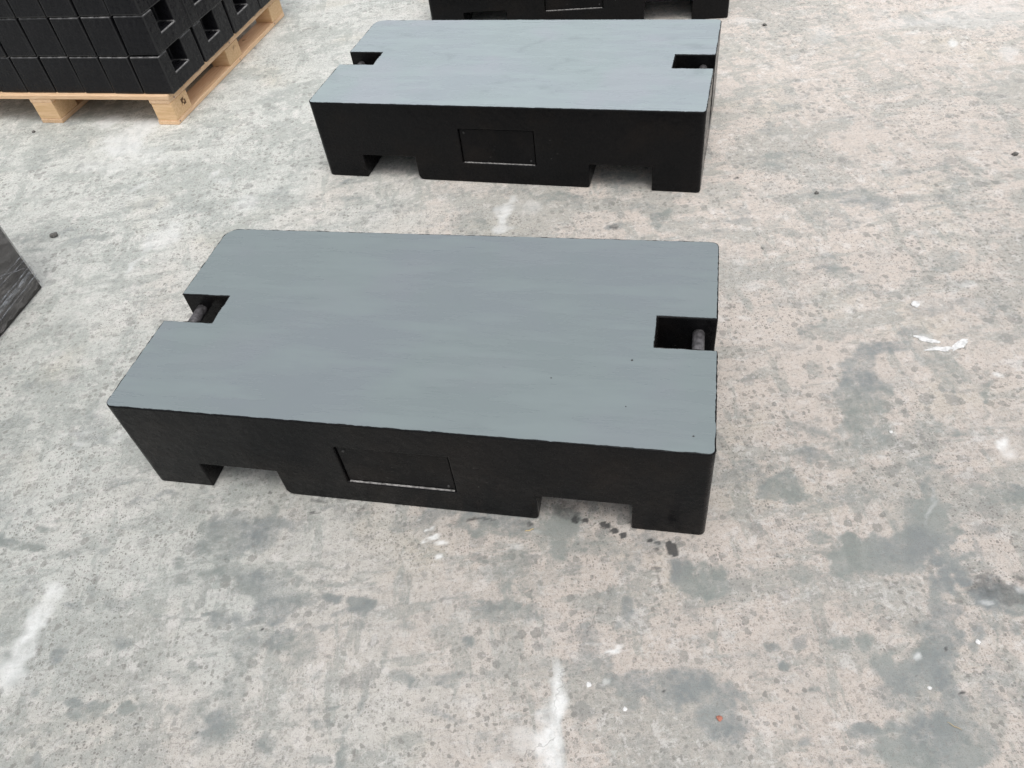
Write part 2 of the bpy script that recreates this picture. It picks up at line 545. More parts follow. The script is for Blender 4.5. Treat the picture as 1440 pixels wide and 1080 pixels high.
# ---------------------------------------------------------------- ground
STAIN_D = [
(0.8012,0.8692,0.1089,-0.0191,-0.0285,-0.064,0.95),
(0.6991,0.8249,0.0431,-0.0074,-0.0128,-0.0309,0.8),
(0.79,1.0232,0.0577,-0.0107,-0.0116,-0.0279,0.35),
(0.9009,0.92,0.063,-0.0113,-0.0394,-0.0831,0.65),
(0.7291,0.857,0.0467,-0.0081,-0.0089,-0.0211,0.7),
(0.9291,0.8853,-0.0422,-0.1573,-0.0327,-0.0031,0.62),
(0.8625,0.6724,-0.0549,-0.1392,-0.0302,0.0012,0.68),
(0.7751,0.4748,-0.0563,-0.1161,-0.0268,0.0033,0.55),
(-0.3125,1.1579,0.334,-0.0984,-0.0013,-0.0129,0.4),  # grime line at the near block's base, doubling as painted contact shade
(-0.9326,1.357,0.0852,-0.026,0.0009,-0.0098,0.35),
(0.3163,0.9681,0.0861,-0.0277,-0.0034,-0.0093,0.35),
(0.0973,2.5781,0.3103,-0.1109,-0.0019,-0.0144,0.35),  # painted contact shade along the middle block's base
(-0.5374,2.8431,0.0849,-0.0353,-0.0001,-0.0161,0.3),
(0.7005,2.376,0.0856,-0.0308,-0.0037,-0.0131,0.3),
(0.935,0.934,-0.0185,-0.0605,-0.0052,-0.0003,0.4),
(0.3554,0.6105,-0.056,-0.175,-0.0036,0.0006,0.3),
(-0.0512,0.6124,-0.0121,-0.1178,-0.003,0.0004,0.28),
(0.3618,0.771,-0.0116,-0.0516,-0.0031,0.0003,0.3),
(-0.1911,0.9541,-0.0057,-0.3469,-0.0034,0.0004,0),
(1.5428,2.0186,-0.1486,-0.3418,-0.007,0.0005,0.25),
(-0.2063,0.9189,-0.0027,-0.1133,-0.0034,0.0004,0.3),
(0.1732,0.776,-0.0373,-0.1927,-0.0031,0.0004,0.2),
(0.664,0.9265,0.032,-0.0133,-0.0079,-0.0142,0.75),
(0.5938,0.8301,0.028,-0.0048,-0.0129,-0.0345,0.45),
(0.7043,0.5945,0.0534,-0.0261,-0.0258,-0.0343,0.95),
(0.7507,0.5722,0.0474,-0.0173,-0.0226,-0.0335,0.85),
(0.7958,0.6033,0.0308,-0.0048,-0.0113,-0.023,0.7),
(0.6124,0.6719,0.0213,-0.0079,-0.0077,-0.0131,0.85),
(0.6604,0.6643,0.013,-0.0021,-0.0077,-0.0181,0.8),
(0.6282,0.6064,0.0071,-0.0011,-0.0073,-0.0173,0.3),
(0.6602,0.4576,0.0795,-0.0116,-0.0188,-0.0405,0.75),
(0.733,0.4336,0.0522,-0.0076,-0.0237,-0.047,0.65),
(0.5896,0.4913,0.0324,-0.0048,-0.0056,-0.013,0.7),
(0.6899,0.5372,0.0744,-0.0264,-0.012,-0.0182,0.5),
(0.9903,0.7101,0.0636,-0.0255,-0.022,-0.0301,0.8),
(0.6222,1.0762,0.0581,-0.0337,-0.0194,-0.0325,0.8),
(0.5484,1.1579,0.0527,-0.0101,-0.0138,-0.0438,0.4),
(0.6738,1.0447,0.0234,-0.0043,-0.006,-0.0162,0.6),
(0.6551,1.0922,0.0286,-0.0344,-0.0241,-0.0264,0.7),
(0.9765,1.4454,0.0525,-0.0113,-0.0311,-0.0739,0.6),
(1.0747,1.4824,0.0791,-0.0174,-0.0145,-0.0324,0.6),
(0.9464,1.3271,0.0615,-0.0128,-0.0418,-0.098,0.6),
(0.9235,1.2287,0.0596,-0.012,-0.0258,-0.0597,0.5),
(0.9347,1.1895,0.0086,-0.0017,-0.0099,-0.0224,0.6),
(0.9298,1.6162,0.0634,-0.0144,-0.0203,-0.0527,0.5),
(0.836,1.5654,0.0393,-0.0087,-0.0103,-0.0284,0.4),
(0.856,1.4513,0.0246,-0.0053,-0.0101,-0.0265,0.5),
(1.1792,1.5286,0.0379,-0.0085,-0.0118,-0.025,0.5),
(1.1912,1.4247,0.0476,-0.0254,-0.0221,-0.0349,0.45),
(1.2061,1.3538,0.0538,-0.0115,-0.0177,-0.0349,0.35),
(0.7836,1.2368,0.0594,-0.0376,-0.0119,-0.0192,0.5),
(0.7409,1.1747,0.0749,-0.0239,-0.0079,-0.0174,0.55),
(0.6345,1.1647,0.0175,-0.0034,-0.0076,-0.022,0.5),
(1.0998,1.181,0.0682,-0.0136,-0.0089,-0.0178,0.3),
(1.0016,1.0939,0.0417,-0.008,-0.0121,-0.0251,0.55),
(0.9706,1.0111,0.0259,-0.0048,-0.021,-0.0434,0.55),
(1.1876,1.2981,0.066,-0.0231,-0.0082,-0.0142,0.4),
(1.1225,1.1887,0.0854,-0.0171,-0.0091,-0.0179,0.35),
(1.123,0.9826,0.0715,-0.0134,-0.0126,-0.0232,0.5),
(1.1598,0.9546,0.022,-0.0041,-0.0107,-0.0189,0.6),
(1.2701,1.1836,0.0422,-0.0085,-0.0273,-0.049,0.25),
(1.4522,1.4733,0.0329,-0.0074,-0.0151,-0.0269,0.4),
(1.3817,1.6155,0.096,-0.0225,-0.0152,-0.0293,0.3),
(1.2514,1.6132,0.0484,-0.0112,-0.0141,-0.0292,0.3),
(1.2566,1.2758,-0.0691,-0.1344,-0.0053,0.0009,0.55),
(0.9963,0.8397,-0.0147,-0.0533,-0.0068,-0.0008,0.5),
(0.9384,0.6437,-0.0263,-0.0628,-0.0045,0.0001,0.5),
(0.8765,0.5233,0.0207,-0.0266,-0.0054,-0.004,0.4),
(1.0485,2.5269,0.0998,-0.029,-0.0109,-0.033,0.3),
(1.1865,2.282,0.0652,-0.018,-0.0146,-0.0378,0.5),
(1.2997,2.2142,0.1023,-0.028,-0.0239,-0.0568,0.55),
(1.1646,2.0976,0.0891,-0.0235,-0.0122,-0.0306,0.35),
(1.1229,2.5053,0.0444,-0.0129,-0.0115,-0.0327,0.55),
(1.2174,2.5401,0.0742,-0.0219,-0.0105,-0.0285,0.4),
(1.1195,2.5743,0.0401,-0.0118,-0.0083,-0.0241,0.6),
(1.8538,3.3386,0.1402,-0.0512,-0.0291,-0.0667,0.2),
(2.063,3.3005,0.1097,-0.0404,-0.0253,-0.0526,0.2),
(1.7534,3.6632,0.0901,-0.0348,-0.0177,-0.0453,0.3),
(1.5502,2.6755,0.0449,-0.014,-0.0175,-0.0404,0.3),
(1.4993,2.3464,0.0926,-0.0266,-0.0197,-0.0433,0.3),
(1.5565,2.1439,0.1316,-0.036,-0.0135,-0.0274,0.35),
(1.6667,2.2506,-0.0391,-0.1184,-0.0137,-0.0029,0.4),
(1.7496,2.2746,0.0671,-0.0192,-0.0176,-0.0334,0.3),
(1.8257,2.0921,0.0637,-0.0175,-0.013,-0.0229,0.35),
(1.2763,2.943,0.0485,-0.0157,-0.0139,-0.0397,0.3),
(1.7132,3.3129,0.1127,-0.0406,-0.038,-0.0925,0.25),
(1.1965,2.7563,0.065,-0.0201,-0.0145,-0.0419,0.3),
(1.8185,2.5093,0.0942,-0.0287,-0.0192,-0.0374,0.25),
(2.1549,2.8768,0.1497,-0.0508,-0.0241,-0.0442,0.15),
(0.8942,2.1904,0.0464,-0.0123,-0.0116,-0.0361,0.55),
(0.7877,2.154,0.0417,-0.0109,-0.0093,-0.0315,0.4),
(0.9067,2.2534,0.0424,-0.0114,-0.0066,-0.0207,0.4),
(0.987,2.1529,0.032,-0.0084,-0.0109,-0.0315,0.35),
(1.023,2.0803,0.0671,-0.0174,-0.0069,-0.0189,0.4),
(1.0895,2.1603,0.05,-0.0133,-0.0132,-0.0355,0.35),
(1.1068,1.8372,0.0625,-0.0153,-0.0164,-0.0399,0.5),
(1.064,1.9036,0.0372,-0.0224,-0.017,-0.033,0.5),
(1.1547,1.7366,0.0808,-0.0193,-0.011,-0.0251,0.35),
(1.4255,1.8323,0.1018,-0.0254,-0.0232,-0.0464,0.4),
(1.4223,1.9685,0.1269,-0.0329,-0.0172,-0.0357,0.25),
(0.6008,2.2904,0.0291,-0.0078,-0.0162,-0.0674,0.65),
(0.317,2.4834,0.0777,-0.0213,-0.006,-0.037,0.45),
(0.5494,2.3727,0.0497,-0.0135,-0.0068,-0.0307,0.35),
(0.5203,2.5503,0.0519,-0.0146,-0.0158,-0.0763,0.5),
(0.3479,2.4273,0.0357,-0.0097,-0.0046,-0.027,0.4),
(0.4499,2.2726,0.0342,-0.009,-0.0034,-0.0167,0.6),
(-0.0647,2.4444,0.0789,-0.0209,-0.0033,-0.0454,0.4),
(0.2376,2.4955,0.1045,-0.0285,-0.0053,-0.0372,0.3),
(0.3556,0.8651,0.0507,-0.0196,-0.0167,-0.0373,0.75),
(0.3216,0.8952,0.0324,-0.0056,-0.0104,-0.0399,0.8),
(0.3632,0.8326,0.0189,-0.0032,-0.0069,-0.0242,0.75),
(0.3968,0.8918,0.0242,-0.0042,-0.0042,-0.0145,0.5),
(0.0508,1.0312,0.0243,-0.0043,-0.0091,-0.0601,0.85),
(0.0868,1.0664,0.028,-0.005,-0.0067,-0.0411,0.7),
(0.1728,0.9994,0.1021,-0.018,-0.0062,-0.0313,0.45),
(-0.0368,1.0887,0.1588,-0.0386,-0.0061,-0.0372,0.6),  # shading under the near block's front edge, painted into the stain map
(-0.1962,1.1566,0.1282,-0.0315,-0.0037,-0.0346,0.5),
(0.1947,0.9362,0.0498,-0.0086,-0.0039,-0.0187,0.3),
(0.1782,0.8187,0.0159,-0.0026,-0.0066,-0.0308,0.65),
(0.1513,0.7916,0.0126,-0.0021,-0.0021,-0.01,0.5),
(0.1732,0.8737,0.0487,-0.0082,-0.003,-0.0143,0.3),
(0.1982,0.627,0.1087,-0.0226,-0.0111,-0.0377,0.6),
(0.3108,0.5948,0.0648,-0.0098,-0.0145,-0.0499,0.6),
(0.3107,0.5439,0.0493,-0.0073,-0.0089,-0.03,0.55),
(0.1126,0.6555,0.0598,-0.0092,-0.0054,-0.027,0.35),
(0.2611,0.6637,0.0446,-0.007,-0.0032,-0.0121,0.5),
(0.0669,0.7933,0.0412,-0.0067,-0.004,-0.0235,0.5),
(0.0803,0.7323,0.034,-0.0054,-0.0087,-0.0479,0.35),
(0.0222,0.717,0.0385,-0.0061,-0.003,-0.0189,0.4),
(-0.0277,0.9455,0.0676,-0.0115,-0.0048,-0.0376,0.3),
(0.0039,0.8655,0.0818,-0.0136,-0.0036,-0.0248,0.25),
(0.1233,0.7092,0.0122,-0.0019,-0.0044,-0.0219,0.5),
(0.351,0.7337,0.0152,-0.0025,-0.0023,-0.008,0.65),
(0.4711,0.6897,0.0207,-0.0033,-0.0032,-0.0093,0.7),
(0.4872,0.6471,0.0131,-0.0021,-0.0043,-0.0119,0.8),
(0.5347,0.6925,0.0148,-0.0024,-0.0051,-0.0139,0.6),
(0.3153,0.7195,0.0242,-0.0039,-0.0039,-0.0142,0.4),
(0.417,0.6347,0.0145,-0.0023,-0.0029,-0.0088,0.5),
(0.5205,0.5852,0.0113,-0.0017,-0.0032,-0.0085,0.6),
(0.4683,0.4857,0.0163,-0.0024,-0.0034,-0.0091,0.6),
(0.4802,0.6065,0.0086,-0.0013,-0.0026,-0.0072,0.5),
(0.4279,0.6772,0.0118,-0.0019,-0.0025,-0.0076,0.4),
(0.6009,0.7838,0.0214,-0.0036,-0.0038,-0.01,0.4),
(0.569,0.9002,0.032,-0.0056,-0.0077,-0.0218,0.3),
(0.7062,1.0131,0.033,-0.0061,-0.0061,-0.0158,0.35),
(0.485,0.8766,0.0127,-0.0022,-0.0035,-0.0107,0.4),
(0.7302,0.7276,0.0133,-0.0022,-0.0056,-0.0127,0.6),
(0.681,0.669,0.0145,-0.0023,-0.0039,-0.0091,0.5),
(0.9421,0.8163,0.0136,-0.0024,-0.0043,-0.0085,0.6),
(1.0673,0.8802,0.0153,-0.0027,-0.0078,-0.0143,0.4),
(0.7998,0.6743,0.0144,-0.0023,-0.0073,-0.0152,0.55),
(0.9778,0.6455,0.0169,-0.0027,-0.0075,-0.0134,0.5),
(0.8977,0.542,0.0271,-0.0042,-0.0225,-0.0409,0.4),
(-0.762,1.2147,0.1069,-0.0192,0.0077,-0.0591,0.55),
(-0.8223,1.1751,0.0577,-0.0102,0.0108,-0.0708,0.6),
(-0.8572,1.1599,0.023,-0.004,0.0036,-0.0219,0.6),
(-0.6947,1.207,0.0965,-0.0174,0.0029,-0.0271,0.5),
(-0.7842,1.1053,0.045,-0.0078,0.0042,-0.0295,0.4),
(-0.8372,1.2104,0.0156,-0.0028,0.005,-0.0317,0.5),
(-0.673,1.0067,0.0809,-0.0136,0.0077,-0.0708,0.6),
(-0.7218,1.0442,0.0402,-0.0068,0.0035,-0.0283,0.5),
(-0.5821,0.8632,0.0678,-0.0109,0.0028,-0.0354,0.5),
(-0.6683,0.8858,0.1031,-0.0166,0.0036,-0.0324,0.35),
(-0.5829,0.9819,0.0425,-0.0071,0.003,-0.0386,0.5),
(-0.5088,0.9695,0.0262,-0.0093,-0.0017,-0.0147,0.85),
(-0.4364,0.9294,0.0327,-0.0054,0.0006,-0.0242,0.85),
(-0.4542,0.9491,0.0208,-0.0035,0.0003,-0.0113,0.6),
(-0.4843,0.9244,0.0319,0.0073,0.0026,-0.0073,0.6),
(-0.5237,0.8945,0.0235,-0.0003,0.001,-0.0055,0.7),
(-0.5596,1.0265,0.072,-0.0232,-0.0006,-0.0097,0.45),
(-0.4253,0.9746,0.0519,-0.0187,-0.0013,-0.0092,0.4),
(-0.432,0.8868,0.0085,-0.0014,0.0002,-0.0072,0.7),
(-0.8895,0.9846,0.0949,-0.0205,0.0011,-0.0077,0.5),
(-0.7364,0.9529,0.1043,-0.023,0.0011,-0.0131,0.65),
(-0.735,0.7618,-0.0159,-0.1411,-0.0331,0.0128,0.5),
(-0.7475,0.6862,0.0256,-0.0038,0.0061,-0.04,0.6),
(-0.7902,0.7077,0.0355,-0.0053,0.0079,-0.047,0.4),
(-0.8295,0.8422,0.0171,-0.0027,0.0024,-0.0139,0.6),
(-0.8563,0.7485,0.0168,-0.0053,0.0002,-0.0186,0.5),
(-0.865,0.8997,0.042,-0.0067,0.0047,-0.0254,0.3),
(-0.3787,0.8221,-0.0116,-0.0451,-0.008,0.0034,0.45),
(-0.4244,0.7223,-0.0116,-0.0486,-0.0062,0.0025,0.55),
(-0.4562,0.6139,-0.0142,-0.0598,-0.0089,0.0034,0.7),
(-0.3489,0.7539,0.0352,-0.0055,-0.0002,-0.0211,0.65),
(-0.2852,0.7408,0.0633,-0.0132,-0.0015,-0.0175,0.5),
(-0.1749,0.7236,0.0697,-0.0171,-0.0018,-0.0109,0.5),
(-0.2857,0.7248,0.094,-0.0229,-0.0008,-0.0062,0.4),
(-0.2468,0.7109,0.0188,-0.0029,-0.0004,-0.0078,0.4),
(-0.1114,0.8847,0.0747,-0.0124,-0.0016,-0.0162,0.55),
(-0.0944,0.8547,0.0656,-0.0108,-0.0022,-0.0211,0.5),
(-0.1194,0.9806,0.0688,-0.0119,-0.0039,-0.0425,0.45),
(-0.2364,0.9147,0.0588,-0.0143,-0.0006,-0.0054,0.4),
(-0.3385,0.941,0.0206,-0.0035,-0.0002,-0.0169,0.45),
(-0.336,0.8711,0.0234,-0.0038,-0.0003,-0.0213,0.45),
(-0.2316,0.847,0.0495,-0.008,-0.0003,-0.0052,0.4),
(-0.1833,0.8028,0.0162,-0.0026,-0.001,-0.0135,0.8),
(-0.5319,0.7824,0.0119,0.0087,0.0079,-0.0101,0.55),
(-0.5457,0.7017,0.0095,-0.0014,0.0009,-0.0125,0.7),
(-0.4938,0.7001,0.0185,0.0004,0.001,-0.0047,0.7),
(-0.5123,0.6663,0.0281,-0.0042,0.0005,-0.0091,0.55),
(-0.6263,0.6461,0.0182,-0.0087,-0.0054,-0.0185,0.6),
(-0.586,0.6257,0.0123,-0.0018,0.0005,-0.0059,0.4),
(-0.5156,0.594,0.0303,-0.0044,0.0007,-0.0114,0.6),
(-0.2879,0.6629,0.0452,-0.0147,-0.0026,-0.0116,0.3),
(-0.2275,0.6388,0.0296,-0.0096,-0.0021,-0.0085,0.4),
(-0.156,0.5843,0.0354,-0.0052,-0.0018,-0.0198,0.4),
(-1.078,0.7979,0.0238,-0.0036,0.0056,-0.0202,0.8),
(-1.0312,0.7876,0.0175,0.0086,0.0122,-0.0157,0.75),
(-0.9635,0.7758,0.0235,-0.0036,0.0035,-0.0149,0.85),
(-1.0815,0.7698,0.0168,-0.0025,0.0037,-0.0132,0.7),
(-0.9981,0.7588,0.015,-0.0023,0.0024,-0.0098,0.6),
(-1.0571,0.763,0.0101,-0.0015,0.0035,-0.0131,0.4),
(-0.928,0.7688,0.0083,-0.0013,0.0014,-0.0066,0.8),
(-1.197,0.8389,0.0087,-0.0013,0.0027,-0.0087,0.7),
(-1.3869,1.2793,0.0764,-0.0205,0.0079,-0.0303,0.75),
(-1.3187,1.2473,0.028,-0.0147,-0.0001,-0.0124,0.75),
(-1.3237,1.3133,0.0208,-0.0037,0.0052,-0.017,0.6),
(-1.2591,1.327,0.0623,-0.0113,0.0028,-0.0098,0.4),
(-1.1568,0.9284,0.0211,0.0051,0.0112,-0.0184,0.7),
(-1.1621,0.9116,0.0179,-0.0028,0.0032,-0.011,0.6),
(-1.1203,1.206,0.0212,0.003,0.0042,-0.0091,0.5),
(-1.2366,1.2155,0.016,-0.0028,0.004,-0.0136,0.5),
(-1.0588,1.0325,0.0371,-0.0062,0.0059,-0.024,0.4),
(-1.1627,1.0536,0.0301,-0.005,0.0034,-0.0122,0.45),
(-1.0092,0.9352,0.0322,-0.0052,0.0044,-0.0187,0.5),
(-0.9412,0.8597,0.0242,-0.0038,0.0046,-0.0212,0.4),
(-0.8673,0.8229,0.034,-0.0053,0.0026,-0.0137,0.45),
(-0.9165,1.1282,0.019,-0.0033,0.0036,-0.0193,0.6),
(-0.898,1.0781,0.0224,-0.0038,0.0019,-0.0103,0.5),
(-1.057,1.2609,0.0803,-0.0144,0.0016,-0.007,0.4),
(-1.3059,1.0255,0.0598,-0.0291,-0.0008,-0.0885,0.35),
(-1.2347,0.8884,0.022,-0.0137,-0.0092,-0.0341,0.45),
(-1.2408,0.8064,0.0518,-0.0078,0.0114,-0.0339,0.2),
(-1.1283,1.0931,0.019,-0.0032,0.0055,-0.0209,0.4),
(-1.1451,0.6849,0.0102,-0.0045,-0.001,-0.0136,0.7),
(-1.136,0.7057,0.0343,-0.0152,-0.0033,-0.0416,0.25),
(-1.353,2.0341,0.0203,0.0291,0.019,-0.0256,0.25),
(-1.2582,1.6669,0.0922,-0.0185,0.0218,-0.0845,0.45),
(-1.5172,1.6901,0.0707,-0.0141,0.0304,-0.0917,0.35),
(-1.562,1.8957,0.0192,0.0288,0.0197,-0.0237,0.4),
(-1.5386,2.1288,0.0172,0.0143,0.014,-0.022,0.4),
(-1.48,1.8944,0.0131,0.0101,0.0129,-0.0194,0.5),
(-1.655,1.9974,0.031,-0.0067,0.0099,-0.029,0.5),
(-1.4478,1.3895,0.0643,-0.0117,0.0174,-0.051,0.3),
(-1.0402,1.3625,0.0706,0.0198,0.0073,-0.0149,0.35),
(-1.1358,1.4294,0.0358,0.0011,0.0069,-0.0185,0.3),
(-1.8664,3.884,0.2236,-0.0323,0.0399,-0.1321,0.45),
(-1.8088,3.9413,0.1583,-0.0512,0.0126,-0.05,0.5),
(-2.0407,3.8651,0.1582,-0.0499,0.0289,-0.0974,0.4),
(-2.1613,3.7941,0.1966,-0.0608,0.0408,-0.1267,0.25),
(-1.9652,3.4973,0.1458,0.1207,0.042,-0.0827,0.3),
(-1.3518,3.4437,0.1056,-0.032,0.0105,-0.0556,0.25),
(-1.7482,2.7805,0.1155,-0.0027,0.0142,-0.0375,0.45),
(-1.573,2.7207,0.074,-0.0017,0.0072,-0.0209,0.55),
(-1.3982,2.9002,0.0592,-0.0014,0.0099,-0.0338,0.5),
(-1.5657,3.0986,0.0532,-0.0149,0.0059,-0.0242,0.4),
(-1.293,2.8202,0.0856,0.0036,0.0096,-0.0327,0.35),
(-1.7918,2.7125,0.0959,-0.0418,0.0037,-0.015,0.4),
(-1.4972,3.2063,0.1235,0.0057,0.016,-0.0512,0.25),
(-1.131,4.3363,0.0424,0.0902,0.0211,-0.0495,0.5),
(-1.1631,4.0034,0.0441,0.0501,0.0206,-0.0563,0.3),
(-0.9514,3.7377,0.094,0.046,0.0161,-0.0616,0.3),
(-0.7472,2.9352,0.0429,-0.0122,0.0027,-0.034,0.35),
(-1.1491,2.8327,0.0687,0.0029,0.0115,-0.0438,0.3),
(-0.4424,2.5924,0.0557,-0.0149,0.0005,-0.0292,0.4),
(-0.5588,2.7233,0.0463,-0.0127,0.0015,-0.0361,0.35),
(-0.3312,2.6112,0.1112,-0.0301,-0.0002,-0.0245,0.3),
(-0.8135,2.8455,0.0422,-0.0117,0.0042,-0.0436,0.3),
(-0.5431,2.8393,0.0272,0.0107,0.0048,-0.0216,0.5),
(-0.373,2.7651,0.0231,-0.0065,0,-0.0263,0.4),
(-0.4869,2.7036,0.0516,-0.0141,0.0007,-0.0256,0.4),
(-1.279,2.3582,0.0911,0.0344,0.0185,-0.0432,0.2),
(-1.3087,2.4931,0.0861,-0.0214,0.0082,-0.0372,0.2)
]
STAIN_W = [
(-0.8739,1.6179,0.0192,-0.092,-0.0044,0.0004,0.2),
(-1.2334,1.0326,0.0314,-0.018,-0.008,-0.0573,0.55),
(-1.2435,0.9691,0.0269,-0.0151,-0.0102,-0.0741,0.5),
(-1.2644,0.9016,0.0489,-0.0266,-0.0062,-0.046,0.4),
(-1.2305,1.1003,0.0346,-0.0058,0.0063,-0.021,0.4),
(-0.0132,0.6594,0.0151,-0.0023,-0.0067,-0.0451,0.85),
(-0.0298,0.6092,0.0207,-0.0031,-0.0063,-0.0433,0.75),
(-0.0428,0.5396,0.0316,-0.0046,-0.0066,-0.0462,0.7),
(-0.0899,0.5746,0.0293,-0.0043,-0.0034,-0.028,0.3),
(-0.0022,0.7128,0.0092,-0.0014,-0.0047,-0.0314,0.5),
(0.0733,2.4309,0.0264,0.001,-0.0003,-0.0639,0.7),
(0.0975,2.5047,0.0158,-0.0043,-0.0051,-0.0467,0.6),
(0.0346,2.3637,0.0308,-0.008,-0.0026,-0.0262,0.6),
(0.1661,2.467,0.0365,-0.0099,-0.0058,-0.0459,0.3),
(-1.6017,3.5195,0.1043,0.0269,0.0458,-0.1295,0.6),
(-1.7392,3.7341,0.0465,0.0569,0.0285,-0.0584,0.7),
(-1.5351,3.6005,0.0586,-0.0181,0.0192,-0.0885,0.5),
(-1.5265,3.3362,0.1392,-0.0409,0.0241,-0.1067,0.35),
(-1.6765,3.2879,0.1043,-0.0301,0.0135,-0.0523,0.3),
(-1.2714,2.643,0.0356,0.0575,0.0429,-0.0689,0.4),
(-1.3149,2.5844,0.013,0.0388,0.0175,-0.0221,0.4),
(-1.3447,2.4846,0.008,-0.012,-0.0273,-0.0437,0.5),
(-1.4468,3.0653,0.0084,-0.0169,-0.0348,-0.0351,0.4),
(-0.9553,2.8059,0.0603,-0.0164,0.0068,-0.0535,0.35),
(-1.1278,3.0715,0.0073,-0.0169,-0.0279,-0.0264,0.5),
(-1.0868,3.0034,0.0444,-0.0125,0.0044,-0.0291,0.3),
(-1.2781,1.744,0.0818,0.0579,0.0057,-0.0089,0.15),
(-1.3192,1.6507,0.0749,0.0062,0.0039,-0.0091,0.3),
(-1.2972,1.61,0.0318,-0.0063,0.0024,-0.0088,0.4),
(-1.1709,1.6211,0.0258,0.0308,0.0159,-0.0203,0.25),
(-0.2581,1.0965,0.0127,-0.0023,-0.0003,-0.0063,1),
(-0.2391,1.0763,0.0161,-0.0029,-0.0003,-0.0062,1),
(-0.2488,1.1012,0.0072,-0.0013,-0.0002,-0.0042,1),
(-0.2785,1.0875,0.0054,-0.001,-0.0001,-0.0042,1),
(-0.2462,1.0385,0.0089,-0.0015,-0.0003,-0.006,1),
(-0.2719,1.1202,0.0055,-0.001,-0.0001,-0.0032,1),
(-0.2875,1.1534,0.0037,-0.0007,-0.0001,-0.0044,0.9),
(-0.2589,1.1243,0.0055,-0.001,-0.0002,-0.0043,0.9),
(1.2096,1.1113,0.0068,-0.0107,-0.0147,-0.0134,0.8),
(1.2093,1.0812,0.0164,-0.0032,-0.0092,-0.0166,0.45),
(1.3204,1.3377,0.0069,-0.0125,-0.0062,-0.0058,0.7),
(1.2036,1.5139,0.0226,-0.0051,-0.004,-0.0083,0.3),
(1.4285,1.7056,0.0314,-0.0076,-0.008,-0.0154,0.4),
(0.956,0.7107,0.0128,-0.0051,-0.0032,-0.0045,0.5),
(1.0354,0.7284,0.0064,-0.0081,-0.006,-0.005,0.6),
(0.1355,0.7301,0.0123,-0.002,-0.001,-0.0048,0.9),
(0.1198,0.7309,0.0062,-0.001,-0.0006,-0.0032,0.7),
(0.1452,0.7385,0.0062,-0.001,-0.002,-0.0096,0.7),
(0.1021,0.6649,0.0075,-0.0012,-0.0015,-0.0076,0.5),
(0.108,0.7527,0.0467,-0.0075,-0.0009,-0.0049,0.25),
(1.6819,3.4808,0.0583,-0.0216,-0.0331,-0.0846,0.3),
(2.1555,3.2283,0.0161,-0.0059,-0.0194,-0.0383,0.7),
(2.3161,3.06,0.0359,-0.0128,-0.0399,-0.0716,0.4),
(0.9104,1.1347,0.0136,-0.0026,-0.0029,-0.0065,0.3),
(1.4024,3.7544,0.0783,-0.0299,-0.01,-0.0312,0.4),
(2.403,3.4544,0.2204,-0.0857,-0.0743,-0.1396,0.3),
(-0.146,0.5338,0.0289,-0.0042,-0.0013,-0.0135,0.3),
(0.7642,0.616,0.007,-0.0011,-0.0035,-0.0073,0.6),
(0.9598,0.9707,0.0042,-0.0019,-0.0359,-0.0551,0.3),
(0.0054,1.0642,0.0141,-0.0025,-0.0008,-0.0061,0.3),
(-0.0527,1.029,0.0174,-0.0031,-0.0014,-0.012,0.4),
(-0.315,4.3151,0.2316,-0.0872,-0.0018,-0.1894,0.2),
(-0.5323,3.7892,0.05,-0.017,0.0032,-0.1106,0.3),
(2.0881,3.492,0.1704,-0.0652,-0.0398,-0.085,0.3)
]
